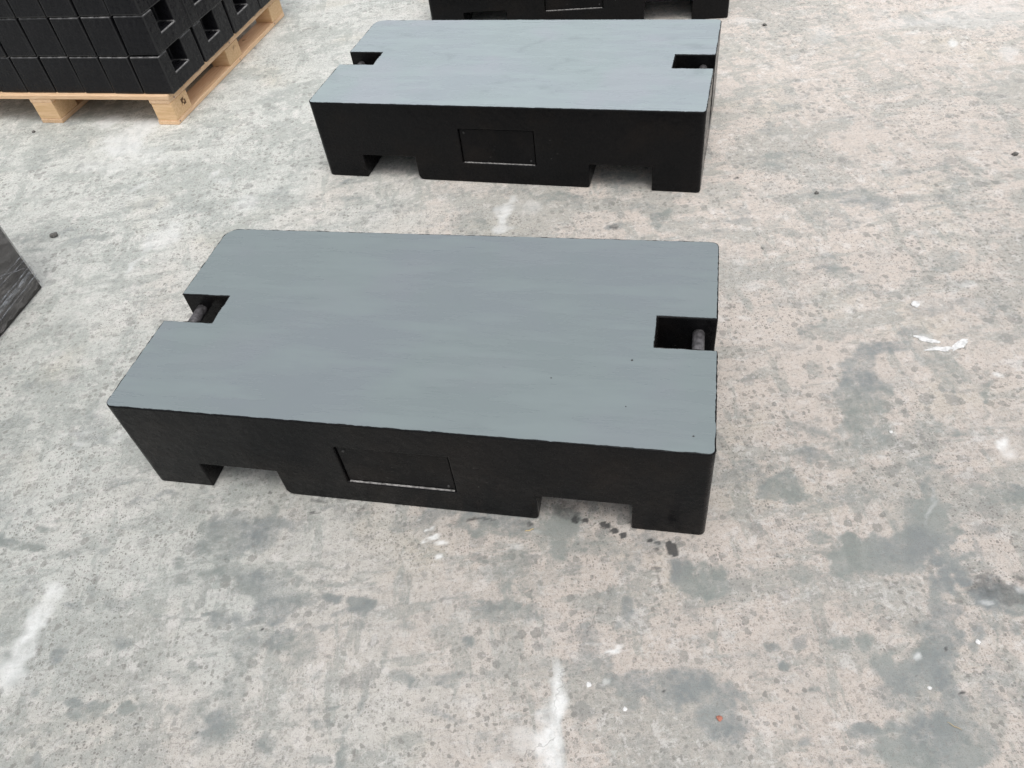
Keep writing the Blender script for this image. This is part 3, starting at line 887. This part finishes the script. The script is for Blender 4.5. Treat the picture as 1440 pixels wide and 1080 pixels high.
STAIN_K = [
(0.9871,0.7331,0.0597,-0.0275,-0.0173,-0.0227,0.5),
(1.049,0.7525,0.0148,-0.011,-0.0082,-0.0086,0.5),
(0.104,1.0825,0.0106,-0.0019,-0.0021,-0.0125,1),
(0.1299,1.0756,0.0105,-0.0019,-0.0015,-0.0083,1),
(0.1743,1.0528,0.0131,-0.0053,-0.0035,-0.0097,1),
(0.1974,1.034,0.012,-0.0022,-0.0016,-0.008,1),
(0.2138,1.0187,0.0085,-0.0015,-0.0019,-0.0089,1),
(0.2726,0.9899,0.0067,-0.0012,-0.0011,-0.0049,0.9),
(0.2902,0.9827,0.0101,-0.0018,-0.0012,-0.0048,0.9),
(0.2827,0.966,0.0067,-0.0012,-0.0014,-0.0057,0.8),
(0.3205,0.9574,0.0169,-0.0139,-0.008,-0.0112,1),
(0.2641,0.9534,0.0133,-0.0023,-0.0027,-0.0114,0.4),
(-0.0058,1.0895,0.008,-0.0014,-0.0009,-0.0073,0.8),
(0.0812,1.1104,0.0356,-0.0065,-0.004,-0.0254,0.5),
(0.316,0.9741,0.01,-0.0018,-0.0019,-0.0077,0.8),
(0.1494,1.0636,0.0052,-0.0009,-0.0008,-0.0041,0.7),
(0.2383,1.0497,0.0034,-0.0006,-0.0007,-0.003,0.9),
(0.101,1.0121,0.0052,-0.0009,-0.0007,-0.0039,0.6),
(-0.1518,1.1288,0.0162,0.0021,0.0008,-0.0054,0.7),
(-0.1153,1.1244,0.025,-0.0072,-0.0007,-0.0042,0.6),
(-0.5729,1.2253,0.0231,-0.0042,0.0003,-0.0046,0.6),
(-0.4962,1.2113,0.0055,-0.0033,-0.0051,-0.0181,0.4),
(-0.4485,1.2026,0.0056,-0.0022,-0.0025,-0.0194,0.4),
(-0.6359,1.316,0.014,-0.0026,0.001,-0.0122,0.7),
(-0.6969,1.3178,0.008,-0.0015,0.0008,-0.0073,0.5),
(-0.7701,1.3532,0.0061,-0.0011,0.001,-0.0075,0.4),
(-0.556,1.2611,0.0274,-0.0079,-0.0001,-0.0069,0.6),
(-0.449,1.2207,0.0267,-0.0077,-0.0003,-0.0067,0.5),
(0.2668,0.9141,0.0164,-0.0028,-0.0013,-0.0055,0.5),
(0.2401,0.9092,0.0131,-0.0022,-0.0008,-0.0037,0.4),
(0.2663,0.8765,0.0048,-0.0008,-0.0061,-0.025,0.5),
(0.146,0.7977,0.0095,-0.0015,-0.001,-0.005,0.5),
(-0.0266,1.0975,0.0357,-0.0064,-0.0013,-0.0105,0.3),
(-0.1797,1.1252,0.0543,-0.0132,-0.0014,-0.0127,0.3),
(-0.9339,0.7306,0.0049,-0.0007,0.0009,-0.004,0.9),
(-0.7921,0.6913,0.0048,-0.0007,0.0005,-0.0031,0.7),
(-0.6747,0.9118,0.0035,-0.0006,0.0003,-0.0028,0.9),
(-0.7904,1.123,0.0057,-0.001,0.0009,-0.0064,0.6),
(-0.9828,1.2276,0.0059,-0.0011,0.0009,-0.0046,0.6),
(0.6444,0.5012,0.0014,-0.0002,-0.0006,-0.0013,0.1),
(0.811,0.5333,0.0068,-0.001,-0.0021,-0.0041,0.8),
(0.8242,0.6269,0.0042,-0.0007,-0.0022,-0.0044,0.8),
(0.8984,2.0228,0.0067,-0.0017,-0.0025,-0.0073,0.8),
(0.9491,2.4541,0.0074,-0.0021,-0.0029,-0.0091,0.8),
(0.7401,0.5814,0.0028,-0.0004,-0.0013,-0.0028,0.5),
(0.221,0.6266,0.0029,-0.0004,-0.0007,-0.0029,0.9),
(0.5302,0.9109,0.0032,-0.0006,-0.0012,-0.0037,0.8),
(1.0099,1.3957,0.0074,-0.0016,-0.0022,-0.0051,0.6),
(-1.1286,4.3173,0.0282,0.0597,0.0105,-0.0246,0.4),
(-1.0926,4.3408,0.0122,-0.0044,0.0034,-0.0287,0.5),
(-1.1475,4.1652,0.0119,-0.0041,0.0035,-0.027,0.4),
(0.4499,2.2726,0.0195,-0.0051,-0.0026,-0.0125,0.5),
(0.2882,2.3062,0.0174,-0.0046,-0.0021,-0.0127,0.4),
(0.449,2.2553,0.0097,-0.0025,-0.0025,-0.0124,0.5),
(-0.5488,2.8356,0.0089,-0.0025,0.0004,-0.0108,0.5),
(-0.5124,2.6111,0.0084,-0.0023,0.0003,-0.0098,0.4)
]


def lattice_noise(rng, X, Y, scale):
    n = 64
    g = rng.random((n, n))
    u, v = X * scale, Y * scale
    iu, iv = np.floor(u).astype(int), np.floor(v).astype(int)
    fu, fv = u - iu, v - iv
    fu, fv = fu * fu * (3 - 2 * fu), fv * fv * (3 - 2 * fv)
    a, b = g[iu % n, iv % n], g[(iu + 1) % n, iv % n]
    c, d = g[iu % n, (iv + 1) % n], g[(iu + 1) % n, (iv + 1) % n]
    return (a * (1 - fu) + b * fu) * (1 - fv) + (c * (1 - fu) + d * fu) * fv - .5


def build_ground():
    ys = [.30]
    while ys[-1] < 6.3:
        ys.append(ys[-1] + .0042 + .0019 * max(0, ys[-1] - .3))
    ys = np.array(ys)
    xs = np.arange(-3.3, 2.9, .0085)
    # two coarse rings carry the same sheet out to the horizon
    X1 = np.concatenate(([-60, -20, -8, -4.5], xs, [4.0, 8, 20, 60]))
    Y1 = np.concatenate(([-60, -20, -6, -1.5], ys, [8, 14, 30, 90]))
    nx, ny = len(X1), len(Y1)
    X, Y = np.meshgrid(X1, Y1, indexing='ij')
    rng = np.random.default_rng(5)
    wx = sum(lattice_noise(rng, X, Y, s) * a for s, a in ((6, .6), (14, 1.0), (34, .8), (80, .5)))
    wy = sum(lattice_noise(rng, X, Y, s) * a for s, a in ((6, .6), (14, 1.0), (34, .8), (80, .5)))
    chans = []
    for rows, soft, wamp in ((STAIN_D, .65, .9), (STAIN_W, 1.1, .8), (STAIN_K, .45, .6)):
        A = np.ones((nx, ny))
        for cx, cy, ux, uy, vx, vy, s in rows:
            hx, hy = (abs(ux) + abs(vx)) * 1.9 + .02, (abs(uy) + abs(vy)) * 1.9 + .02
            i0, i1 = np.searchsorted(X1, cx - hx), np.searchsorted(X1, cx + hx)
            j0, j1 = np.searchsorted(Y1, cy - hy), np.searchsorted(Y1, cy + hy)
            if i1 <= i0 or j1 <= j0:
                continue
            amp = min(.09, wamp * math.sqrt(abs(ux * vy - uy * vx)))
            dx = X[i0:i1, j0:j1] + wx[i0:i1, j0:j1] * amp - cx
            dy = Y[i0:i1, j0:j1] + wy[i0:i1, j0:j1] * amp - cy
            det = ux * vy - uy * vx
            a = (dx * vy - dy * vx) / det
            b = (dy * ux - dx * uy) / det
            d = np.sqrt(a * a + b * b)
            tt = np.clip((1 + soft * .5 - d) / soft, 0, 1)
            A[i0:i1, j0:j1] *= 1 - s * tt * tt * (3 - 2 * tt)
        chans.append(1 - A)
    co = np.stack([X, Y, np.zeros_like(X)], -1).reshape(-1, 3)
    idx = np.arange(nx * ny).reshape(nx, ny)
    q = np.stack([idx[:-1, :-1], idx[1:, :-1], idx[1:, 1:], idx[:-1, 1:]], -1).reshape(-1, 4)
    me = bpy.data.meshes.new("ground")
    me.vertices.add(len(co))
    me.vertices.foreach_set("co", co.ravel().astype(np.float32))
    me.loops.add(q.size)
    me.loops.foreach_set("vertex_index", q.ravel().astype(np.int32))
    me.polygons.add(len(q))
    me.polygons.foreach_set("loop_start", (np.arange(len(q)) * 4).astype(np.int32))
    me.update(calc_edges=True)
    ca = me.color_attributes.new("stain", 'FLOAT_COLOR', 'POINT')
    rgba = np.stack([c.ravel() for c in chans] + [np.ones(nx * ny)], -1)
    ca.data.foreach_set("color", rgba.ravel().astype(np.float32))
    o = link_mesh("ground", me, M_GROUND)
    tag(o, "pale stained concrete yard floor with damp grey patches and black drips", kind='structure')
    return o


build_ground()

# ---------------------------------------------------------------- big cast counterweights
L, W, H = 1.50, .746, .3186
NY1, NY2, NL, NZ = .3193, .4296, .1487, .065
S1, S2, S3, S4, SH = .1754, .3982, 1.0903, 1.3231, .1004
PX1, PX2, PZ1, PZ2 = .595, .888, .083, .228
CR = (.020, .016, .022, .045)


def slot_profile(a, b, ra, rb):
    pts = [(a - ra, -.02), (a - ra, 0.0)]
    for i in range(1, 6):
        t = R(90 * i / 5)
        pts.append((a - ra + ra * math.sin(t), ra - ra * math.cos(t)))
    pts += [(a, SH), (b, SH)]
    for i in range(5, 0, -1):
        t = R(90 * i / 5)
        pts.append((b + rb - rb * math.sin(t), rb - rb * math.cos(t)))
    pts += [(b + rb, 0.0), (b + rb, -.02)]
    return pts


def big_body_mesh():
    def base(bm):
        prism_z(bm, rounded_rect(0, L, 0, W, CR), 0, H)
    cuts = [
        lambda bm: box(bm, -.05, NL, NY1, NY2, NZ, H + .05),
        lambda bm: box(bm, L - NL, L + .05, NY1, NY2, NZ, H + .05),
        lambda bm: prism_y(bm, slot_profile(S1, S2, .004, .022), -.05, W + .05),
        lambda bm: prism_y(bm, slot_profile(S3, S4, .012, .004), -.05, W + .05),
        lambda bm: box(bm, PX1, PX2, -.05, .014, PZ1, PZ2),
        lambda bm: box(bm, PX1, PX2, W - .014, W + .05, PZ1, PZ2),
    ]
    return carve(base, cuts, .0035, 2)


BODY = big_body_mesh()


def jitter_outline(pts, step, amp, rnd):
    out = []
    n = len(pts)
    for i in range(n):
        (x0, y0), (x1, y1) = pts[i], pts[(i + 1) % n]
        d = math.hypot(x1 - x0, y1 - y0)
        k = max(1, int(d / step))
        nx_, ny_ = (y1 - y0) / max(d, 1e-6), -(x1 - x0) / max(d, 1e-6)
        for j in range(k):
            t = j / k
            x, y = x0 + (x1 - x0) * t, y0 + (y1 - y0) * t
            w = mnoise.noise(Vector((x * 26 + rnd, y * 26, 0))) * 1.0 + mnoise.noise(Vector((x * 95, y * 95 + rnd, 0))) * .9
            a = amp * w if d > .012 else amp * .4 * w
            out.append((x + nx_ * a, y + ny_ * a))
    return out


def top_sheet_mesh(seed):
    i = .0030
    rr = rounded_rect(i, L - i, i, W - i, [max(.006, r - i) for r in CR])
    # cut the two lifting notches out of the outline (points run near-left, near-right, far-right, far-left)
    k = 7
    nl, nr, fr, fl = rr[:k], rr[k:2 * k], rr[2 * k:3 * k], rr[3 * k:]
    e = .0035
    right = [(L - i, NY1 - e), (L - NL - e, NY1 - e), (L - NL - e, NY2 + e), (L - i, NY2 + e)]
    left = [(i, NY2 + e), (NL + e, NY2 + e), (NL + e, NY1 - e), (i, NY1 - e)]
    pts = jitter_outline(nl + nr + right + fr + fl + left, .007, .0019, seed * 13.7)
    bm = bmesh.new()
    prism_z(bm, pts, H - .0009, H + .0013)
    me = bpy.data.meshes.new("painted_top")
    bm.to_mesh(me)
    bm.free()
    return me


def outline_pts(i):
    rr = rounded_rect(i, L - i, i, W - i, [max(.006, q - i) for q in CR])
    k = 7
    right = [(L - i, NY1 - i), (L - NL - i, NY1 - i), (L - NL - i, NY2 + i), (L - i, NY2 + i)]
    left = [(i, NY2 + i), (NL + i, NY2 + i), (NL + i, NY1 - i), (i, NY1 - i)]
    return rr[:2 * k] + right + rr[2 * k:] + left


def rim_mesh(seed):
    """uneven bead of paint and casting flash along the top edge"""
    pts = jitter_outline(outline_pts(.0018), .006, .0012, seed * 5.1)
    n = len(pts)
    bm = bmesh.new()
    rows = []
    for i, (x, y) in enumerate(pts):
        (ax, ay), (bx2, by2) = pts[i - 1], pts[(i + 1) % n]
        d = Vector((bx2 - ax, by2 - ay, 0)).normalized()
        nn = Vector((d.y, -d.x, 0))
        k = mnoise.noise(Vector((x * 40 + seed, y * 40, 0))) + .8 * mnoise.noise(Vector((x * 140, y * 140 + seed, 0)))
        rad = max(.0006, .0015 + .0013 * k)
        c = Vector((x, y, H - .0004))
        rows.append([bm.verts.new(c + nn * rad * a_ + Vector((0, 0, rad * b_))) for a_, b_ in ((1.1, -.6), (.8, .55), (-.5, .8), (-1.2, -.6))])
    for i in range(n):
        p, q = rows[i], rows[(i + 1) % n]
        for j in range(3):
            bm.faces.new((p[j], p[j + 1], q[j + 1], q[j]))
    bmesh.ops.recalc_face_normals(bm, faces=bm.faces)
    me = bpy.data.meshes.new('edge_bead')
    bm.to_mesh(me)
    bm.free()
    for f in me.polygons:
        f.use_smooth = True
    return me


SPATTER = [(1.300, .269, .0036), (1.114, .194, .0022), (1.298, .120, .0020), (1.451, .048, .0026)]


def build_weight(loc, rz, label, seed, topmat):
    root = empty('counterweight', loc, rz)
    tag(root, label, 'counterweight', 'cast counterweight blocks lying on the yard')
    link_mesh('body', BODY, M_BLACK, root)
    link_mesh('painted_top', top_sheet_mesh(seed), topmat, root)
    link_mesh('edge_bead', rim_mesh(seed), M_BLACK, root)
    if seed == 1:                                        # dried paint spatter on the nearest top
        for bx_, by_, br_ in SPATTER:
            bm = bmesh.new()
            bmesh.ops.create_cone(bm, cap_ends=True, segments=9, radius1=br_, radius2=br_ * .5, depth=.0012)
            for v in bm.verts:
                v.co.x *= 1 + .5 * mnoise.noise(v.co * 900 + Vector((bx_ * 50, 0, 0)))
            o = obj_bm('paint_spatter', bm, M_SCREW, root)
            o.location = (bx_, by_, H + .0016)
    # recessed cover plate on each long side, with its screws
    for side in (0, 1):
        def plate(bm):
            g = .004
            if side == 0:
                box(bm, PX1 + g, PX2 - g, .0065, .0150, PZ1 + .005, PZ2 - g)
            else:
                box(bm, PX1 + g, PX2 - g, W - .0150, W - .0065, PZ1 + .005, PZ2 - g)
        me = carve(plate, [], .0012, 2)
        p = link_mesh('cover_plate', me, M_PANEL, root)
        def ledge(bm):  # added pale strip that carries the ledge's sky highlight
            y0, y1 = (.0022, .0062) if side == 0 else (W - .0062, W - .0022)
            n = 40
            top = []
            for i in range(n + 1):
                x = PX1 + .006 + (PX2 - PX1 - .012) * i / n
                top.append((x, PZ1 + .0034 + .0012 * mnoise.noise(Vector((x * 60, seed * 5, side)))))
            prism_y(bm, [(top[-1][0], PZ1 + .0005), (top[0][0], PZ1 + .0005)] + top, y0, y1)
        link_mesh('ledge_glint', carve(ledge, [], .0003, 1), M_GLINT, p)
        for sx, sz in ((PX1 + .020, PZ2 - .018), (PX2 - .020, PZ1 + .018)):
            bm = bmesh.new()
            bmesh.ops.create_cone(bm, cap_ends=True, segments=12, radius1=.0042, radius2=.0034, depth=.003)
            bmesh.ops.rotate(bm, verts=bm.verts, cent=(0, 0, 0), matrix=Matrix.Rotation(R(90) if side == 0 else R(-90), 3, 'X'))
            bmesh.ops.translate(bm, verts=bm.verts, vec=(sx, .0052 if side == 0 else W - .0052, sz))
            obj_bm('screw', bm, M_SCREW, p)
    # lifting bars across the two end notches
    for x in (.044, L - .044):
        bm = bmesh.new()
        bmesh.ops.create_cone(bm, cap_ends=True, segments=24, radius1=.0155, radius2=.0155, depth=NY2 - NY1 + .02)
        bmesh.ops.rotate(bm, verts=bm.verts, cent=(0, 0, 0), matrix=Matrix.Rotation(R(90), 3, 'X'))
        bmesh.ops.translate(bm, verts=bm.verts, vec=(x, (NY1 + NY2) / 2, H - .052))
        o = obj_bm('lifting_bar', bm, M_PIN, root, smooth=False)
        for p in o.data.polygons:
            p.use_smooth = len(p.vertices) == 4
    return root


build_weight((-1.0271, 1.4195, 0), -.2971, "large black counterweight with clean smooth grey top, nearest the camera", 1, M_TOP1)
build_weight((-.6144, 2.9196, 0), -.3593, "middle large black counterweight with scuffed grey top, behind the nearest one", 2, M_TOP2)
build_weight((-.1289, 4.165, 0), -.231, "farthest large black counterweight, cut off by the top edge of the photo", 3, M_TOP2)

# ---------------------------------------------------------------- pallet with stacked small weights
PAL = Vector((-1.370, 3.577, 0))
PRZ = R(71.23 - 90)              # local +y runs along the right side away from the camera, local -x to the left
PW, PL = 1.42, 1.235
BX = [(-.105, 0.0), (-.77, -.65), (-1.42, -1.315)]      # block spans across the front
BY = [(0.0, .15), (.555, .70), (1.085, 1.235)]          # block spans along the side


def small_box_mesh(name, sx, sy, sz, bev=.002):
    me = carve(lambda bm: box(bm, -sx / 2, sx / 2, -sy / 2, sy / 2, -sz / 2, sz / 2), [], bev, 1)
    me.name = name
    return me


pallet = empty('pallet', PAL, PRZ)
tag(pallet, "pale pine wooden pallet under the stack of small black weights", 'pallet')


def piece(name, x0, x1, y0, y1, z0, z1, mat, parent, bev=.0015, along='x'):
    """each board is modelled with its grain along its own x axis"""
    sx, sy, sz = x1 - x0, y1 - y0, z1 - z0
    if along == 'y':
        me = small_box_mesh(name, sy, sx, sz, bev)
    else:
        me = small_box_mesh(name, sx, sy, sz, bev)
    o = link_mesh(name, me, mat, parent)
    o.location = ((x0 + x1) / 2, (y0 + y1) / 2, (z0 + z1) / 2)
    if along == 'y':
        o.rotation_euler = (0, 0, R(90))
    return o


rnd = random.Random(3)
blocks = {}
for ix, (x0, x1) in enumerate(BX):
    piece('bottom_board', x0 + rnd.uniform(-.002, .002), x1, 0.001, PL - .001, 0.0005, .021, M_WOOD, pallet, along='y')
    for iy, (y0, y1) in enumerate(BY):
        blocks[ix, iy] = piece('block', x0 + .001, x1 - .001 + .002 * (ix == 0) - .001, y0 + rnd.uniform(.002, .005), y1 - .003, .0215, .1045, M_WOODB, pallet, .0025, along='x')
    piece('stringer_board', x0 - .002, x1 - .001, .002, PL - .002, .105, .124, M_WOOD, pallet, along='y')
ny = 8
bw = .118
for k in range(ny):
    y0 = k * (PL - bw) / (ny - 1)
    piece('deck_board', -PW, .0015 + rnd.uniform(-.003, .003), y0, y0 + bw, .1245, .1445, M_WOOD, pallet, .002)
# burnt stamp and nail heads on the corner block
sp = obj_bm('burnt_stamp', (lambda bm: (box(bm, -.0006, .0006, -.016, .016, -.016, .016), bm)[1])(bmesh.new()), M_STAMP, blocks[0, 0])
sp.location = (.0537, .022, .008)
for dy, dz in ((-.011, -.011), (.011, .011), (0, 0)):
    bm = bmesh.new()
    box(bm, -.0004, .0004, -.005, .005, -.005, .005)
    q = obj_bm('stamp_gap', bm, M_WOODB, blocks[0, 0])
    q.location = (.0545, .022 + dy, .008 + dz)
for bx_, by_, bz_ in ((.0015, .02, .012), (.0015, .66, .012), (.0015, 1.1, .012), (.0015, .05, .115), (.0015, .62, .116)):
    bm = bmesh.new()
    bmesh.ops.create_cone(bm, cap_ends=True, segments=10, radius1=.005, radius2=.0035, depth=.003)
    bmesh.ops.rotate(bm, verts=bm.verts, cent=(0, 0, 0), matrix=Matrix.Rotation(R(90), 3, 'Y'))
    o = obj_bm('nail', bm, M_NAIL, pallet)
    o.location = (bx_ - .001, by_, bz_)

SWX, SWY, SWH = .163, .313, .1735


def small_weight_mesh():
    x1, y1 = SWX - .006, SWY - .007
    def base(bm):
        v = box(bm, 0, x1, 0, y1, 0, SWH - .002)
        for q in v[4:]:                                   # casting draft: narrower towards the top
            q.co.x += .0035 if q.co.x < .05 else -.0035
            q.co.y += .0035 if q.co.y < .05 else -.0035
    cuts = [lambda bm: box(bm, x1 - .085, x1 + .05, .078, .200, .070, SWH + .05)]
    me = carve(base, cuts, .006, 3, mats=(M_BLACK2, M_EDGE))
    me.name = 'small_weight'
    return me


SWM = small_weight_mesh()


row_names = ['bottom', 'middle', 'top']
ords = ['rightmost', 'second', 'third', 'fourth', 'fifth', 'sixth', 'seventh', 'eighth', 'leftmost']
depth_names = ['front row', 'second row back', 'third row back', 'rear row']
proto = None
for lay in range(3):
    for iy in range(4):
        for ix in range(9):
            if lay < 2 and iy > 0 and ix > 0:
                continue                                 # buried inside the stack
            if proto is None:
                root = empty('small_weight', (0, 0, 0))
                bd = bpy.data.objects.new('body', SWM)
                C.objects.link(bd)
                bd.parent = root
                proto = (root, bd)
            else:
                root = proto[0].copy()
                C.objects.link(root)
                for ch in proto[1:]:
                    c = ch.copy()
                    C.objects.link(c)
                    c.parent = root
            jx, jy = rnd.uniform(-.0022, .0022), rnd.uniform(-.006, .006)
            lx = .041 - SWX * (ix + 1) + jx
            ly = .020 + SWY * iy + jy + .003 * lay
            p = Matrix.Rotation(PRZ, 3, 'Z') @ Vector((lx, ly, 0))
            root.location = (PAL.x + p.x, PAL.y + p.y, .1452 + lay * (SWH + .0005))
            root.rotation_euler = (0, 0, PRZ + rnd.uniform(-.014, .014))
            col_txt = ords[ix] + (' from the right' if 0 < ix < 8 else '')
            tag(root, "small black weight in %s layer on the pallet, %s, %s" % (row_names[lay], depth_names[iy], col_txt),
                'weight', 'small black weights stacked on the pallet')

# ---------------------------------------------------------------- film-wrapped stack at the left edge
a = math.atan2(.248, .065) - R(90)
wr = empty('wrapped_stack', (-1.6634, 2.4383, 0), a)
tag(wr, "dark block load wrapped in clear stretch film at the left edge", 'wrapped load')
me = carve(lambda bm: box(bm, -1.0, -.006, -1.2, -.006, .002, .62), [
    lambda bm: box(bm, -.014, .05, -1.3, .1, .305, .311)], .006, 2)
link_mesh('load', me, M_WRAP, wr)


def film_skin():
    bm = bmesh.new()
    per = []
    x0, x1, y0, y1, r = -1.006, 0.0, -1.206, 0.0, .012
    pts = rounded_rect(x0, x1, y0, y1, (r,) * 4, 4)
    n = len(pts)
    ring = []
    for i in range(n):
        (ax, ay), (bx2, by2) = pts[i], pts[(i + 1) % n]
        d = math.hypot(bx2 - ax, by2 - ay)
        k = max(1, int(d / .012))
        for j in range(k):
            ring.append((ax + (bx2 - ax) * j / k, ay + (by2 - ay) * j / k))
    N = len(ring)
    rows = []
    zs = [0] + [.03 + .595 * i / 48 for i in range(49)]
    for q, z in enumerate(zs):
        row = []
        for i, (x, y) in enumerate(ring):
            zz = z
            if q == 0:
                zz = .018 + .016 * mnoise.noise(Vector((x * 30, y * 30, 2))) + .010 * mnoise.noise(Vector((x * 110, y * 110, 5)))
            s = .0022 * mnoise.noise(Vector((x * 9 + z * 20, y * 9 + z * 14, z * 6))) + .0012 * mnoise.noise(Vector((x * 40 + z * 60, y * 40 + z * 50, z * 30)))
            cx, cy = x + .5, y + .6
            l = math.hypot(cx, cy)
            row.append(bm.verts.new((x + cx / l * (s + .001), y + cy / l * (s + .001), zz)))
        rows.append(row)
    for q in range(len(rows) - 1):
        for i in range(N):
            bm.faces.new((rows[q][i], rows[q][(i + 1) % N], rows[q + 1][(i + 1) % N], rows[q + 1][i]))
    bm.faces.new(rows[-1])
    return bm


obj_bm('stretch_film', film_skin(), M_FILM, wr, smooth=True)


def ribbon(y0, z0, y1, z1, w0, w1, off):
    bm = bmesh.new()
    n = 26
    rows = []
    for i in range(n + 1):
        t = i / n
        y, z = y0 + (y1 - y0) * t, z0 + (z1 - z0) * t
        w = (w0 + (w1 - w0) * t) * (1 + .35 * mnoise.noise(Vector((t * 14, off * 90, 0))))
        ln = math.hypot(y1 - y0, z1 - z0)
        ny_, nz_ = -(z1 - z0) / ln, (y1 - y0) / ln
        wob = .003 * mnoise.noise(Vector((t * 7, off * 50, 4)))
        row = []
        for s, h in ((-1, 0), (-.4, .004), (.15, .0015), (.55, .005), (1, 0)):
            row.append(bm.verts.new((.0008 + off * .6 + h * .7, y + ny_ * (s * w + wob), z + nz_ * (s * w + wob))))
        rows.append(row)
    for i in range(n):
        for j in range(4):
            bm.faces.new((rows[i][j], rows[i][j + 1], rows[i + 1][j + 1], rows[i + 1][j]))
    o = obj_bm('film_fold', bm, M_FOLD, wr, smooth=True)
    return o


ribbon(-.004, .082, -.42, .062, .0075, .012, .0012)
ribbon(-.004, .100, -.40, .086, .0018, .002, .0016)
ribbon(-.004, .060, -.36, .045, .0012, .0016, .0010)
ribbon(-.01, .130, -.28, .14, .0012, .0012, .0014)
ribbon(-.01, .150, -.20, .150, .0010, .001, .0018)
ribbon(-.03, .110, -.20, .190, .0010, .0008, .0020)

# ---------------------------------------------------------------- loose bits on the concrete
def pebble(x, y, r, mat, label, cat='stone', name='pebble', flat=.6, group=None):
    bm = bmesh.new()
    bmesh.ops.create_icosphere(bm, subdivisions=3, radius=r)
    s = random.uniform(0, 50)
    for v in bm.verts:
        n = mnoise.noise(v.co / r * 1.3 + Vector((s, 0, 0))) * .45 + mnoise.noise(v.co / r * 3.5 + Vector((0, s, 0))) * .18
        v.co *= 1 + n
        v.co.z *= flat
    zmin = min(v.co.z for v in bm.verts)
    for v in bm.verts:
        v.co.z -= zmin + r * .12
    o = obj_bm(name, bm, mat, smooth=False)
    o.location = (x, y, 0)
    o.rotation_euler = (0, 0, random.uniform(0, 6.28))
    tag(o, label, cat, group)
    return o


def flake(x, y, lx, ly, ang, label, group=None):
    bm = bmesh.new()
    pts = []
    s = random.uniform(0, 90)
    for i in range(26):
        t = 2 * math.pi * i / 26
        k = 1 + .55 * mnoise.noise(Vector((math.cos(t) * 1.6 + s, math.sin(t) * 1.6, 0))) + .3 * mnoise.noise(Vector((math.cos(t) * 5, math.sin(t) * 5 + s, 0)))
        pts.append((lx * k * math.cos(t), ly * k * math.sin(t)))
    prism_z(bm, pts, .0004, .0022)
    o = obj_bm('paint_flake', bm, M_WHITE)
    o.location = (x, y, 0)
    o.rotation_euler = (0, 0, ang)
    tag(o, label, 'paint flake', group)
    return o


pebble(.317, .556, .0058, M_RED, "small red brick chip on the damp patch near the bottom edge", 'brick chip', 'brick_chip')
pebble(-1.726, 2.775, .014, M_DKSTONE, "dark grey lump between the pallet and the wrapped load", 'stone')
pebble(1.182, 2.283, .007, M_DKSTONE, "dark crumb on the bluish patch right of the middle counterweight", 'stone')
pebble(1.928, 2.331, .009, M_DKSTONE, "dark crumb near the right edge of the photo", 'stone')
pebble(1.465, 3.679, .009, M_DKSTONE, "dark crumb right of the farthest counterweight", 'stone')
pebble(-2.115, 3.737, .008, M_DKSTONE, "dark speck of grit by the middle pallet block", 'stone')
pebble(1.242, 1.652, .012, M_WHITE, "white chip above the white paint splash", 'stone', flat=.25)
pebble(.065, .666, .0055, M_WHITE, "white chip beside the chalky streak near the bottom", 'stone', flat=.4)
pebble(.964, 1.201, .0045, M_WHITE, "tiny white chip below the long green-grey patch at right", 'stone', flat=.4)
pebble(.893, .630, .0050, M_WHITE, "small white chip left of the tyre-dark track at lower right", 'stone', flat=.4)
pebble(.752, .553, .0040, M_WHITE, "tiny white chip on the blue-grey patch at lower right", 'stone', flat=.4)
pebble(.131, .604, .0042, M_WHITE, "tiny white chip on the edge of the damp patch at bottom centre", 'stone', flat=.4)
flake(1.205, 1.505, .030, .011, R(-35), "longer upper-left piece of the white paint splash at right")
flake(1.225, 1.462, .036, .009, R(-8), "lower middle piece of the white paint splash at right")
flake(1.285, 1.468, .030, .010, R(28), "right-hand piece of the white paint splash at right")

# straws
def straw(x, y, ln, w, ang, label, mat):
    bm = bmesh.new()
    n = 10
    rows = []
    for i in range(n + 1):
        t = i / n - .5
        c = Vector((t * ln, .08 * ln * (t * t), .0028 + .0015 * math.sin(i)))
        ww = w * (1 - .6 * abs(t) * 1.6)
        rows.append([bm.verts.new(c + Vector((0, ww * math.cos(R(k * 60)), ww * .7 * math.sin(R(k * 60))))) for k in range(6)])
    for i in range(n):
        for k in range(6):
            bm.faces.new((rows[i][k], rows[i][(k + 1) % 6], rows[i + 1][(k + 1) % 6], rows[i + 1][k]))
    bm.faces.new(rows[0][::-1])
    bm.faces.new(rows[-1])
    o = obj_bm('straw', bm, mat, smooth=True)
    o.location = (x, y, 0)
    o.rotation_euler = (0, 0, ang)
    tag(o, label, 'straw')


straw(.763, .474, .028, .0009, R(-42), "thin tan straw lying at the lower right", M_STRAW)
straw(-.012, 1.071, .024, .0022, R(8), "pale sliver in front of the nearest counterweight's right slot", M_STRAW)
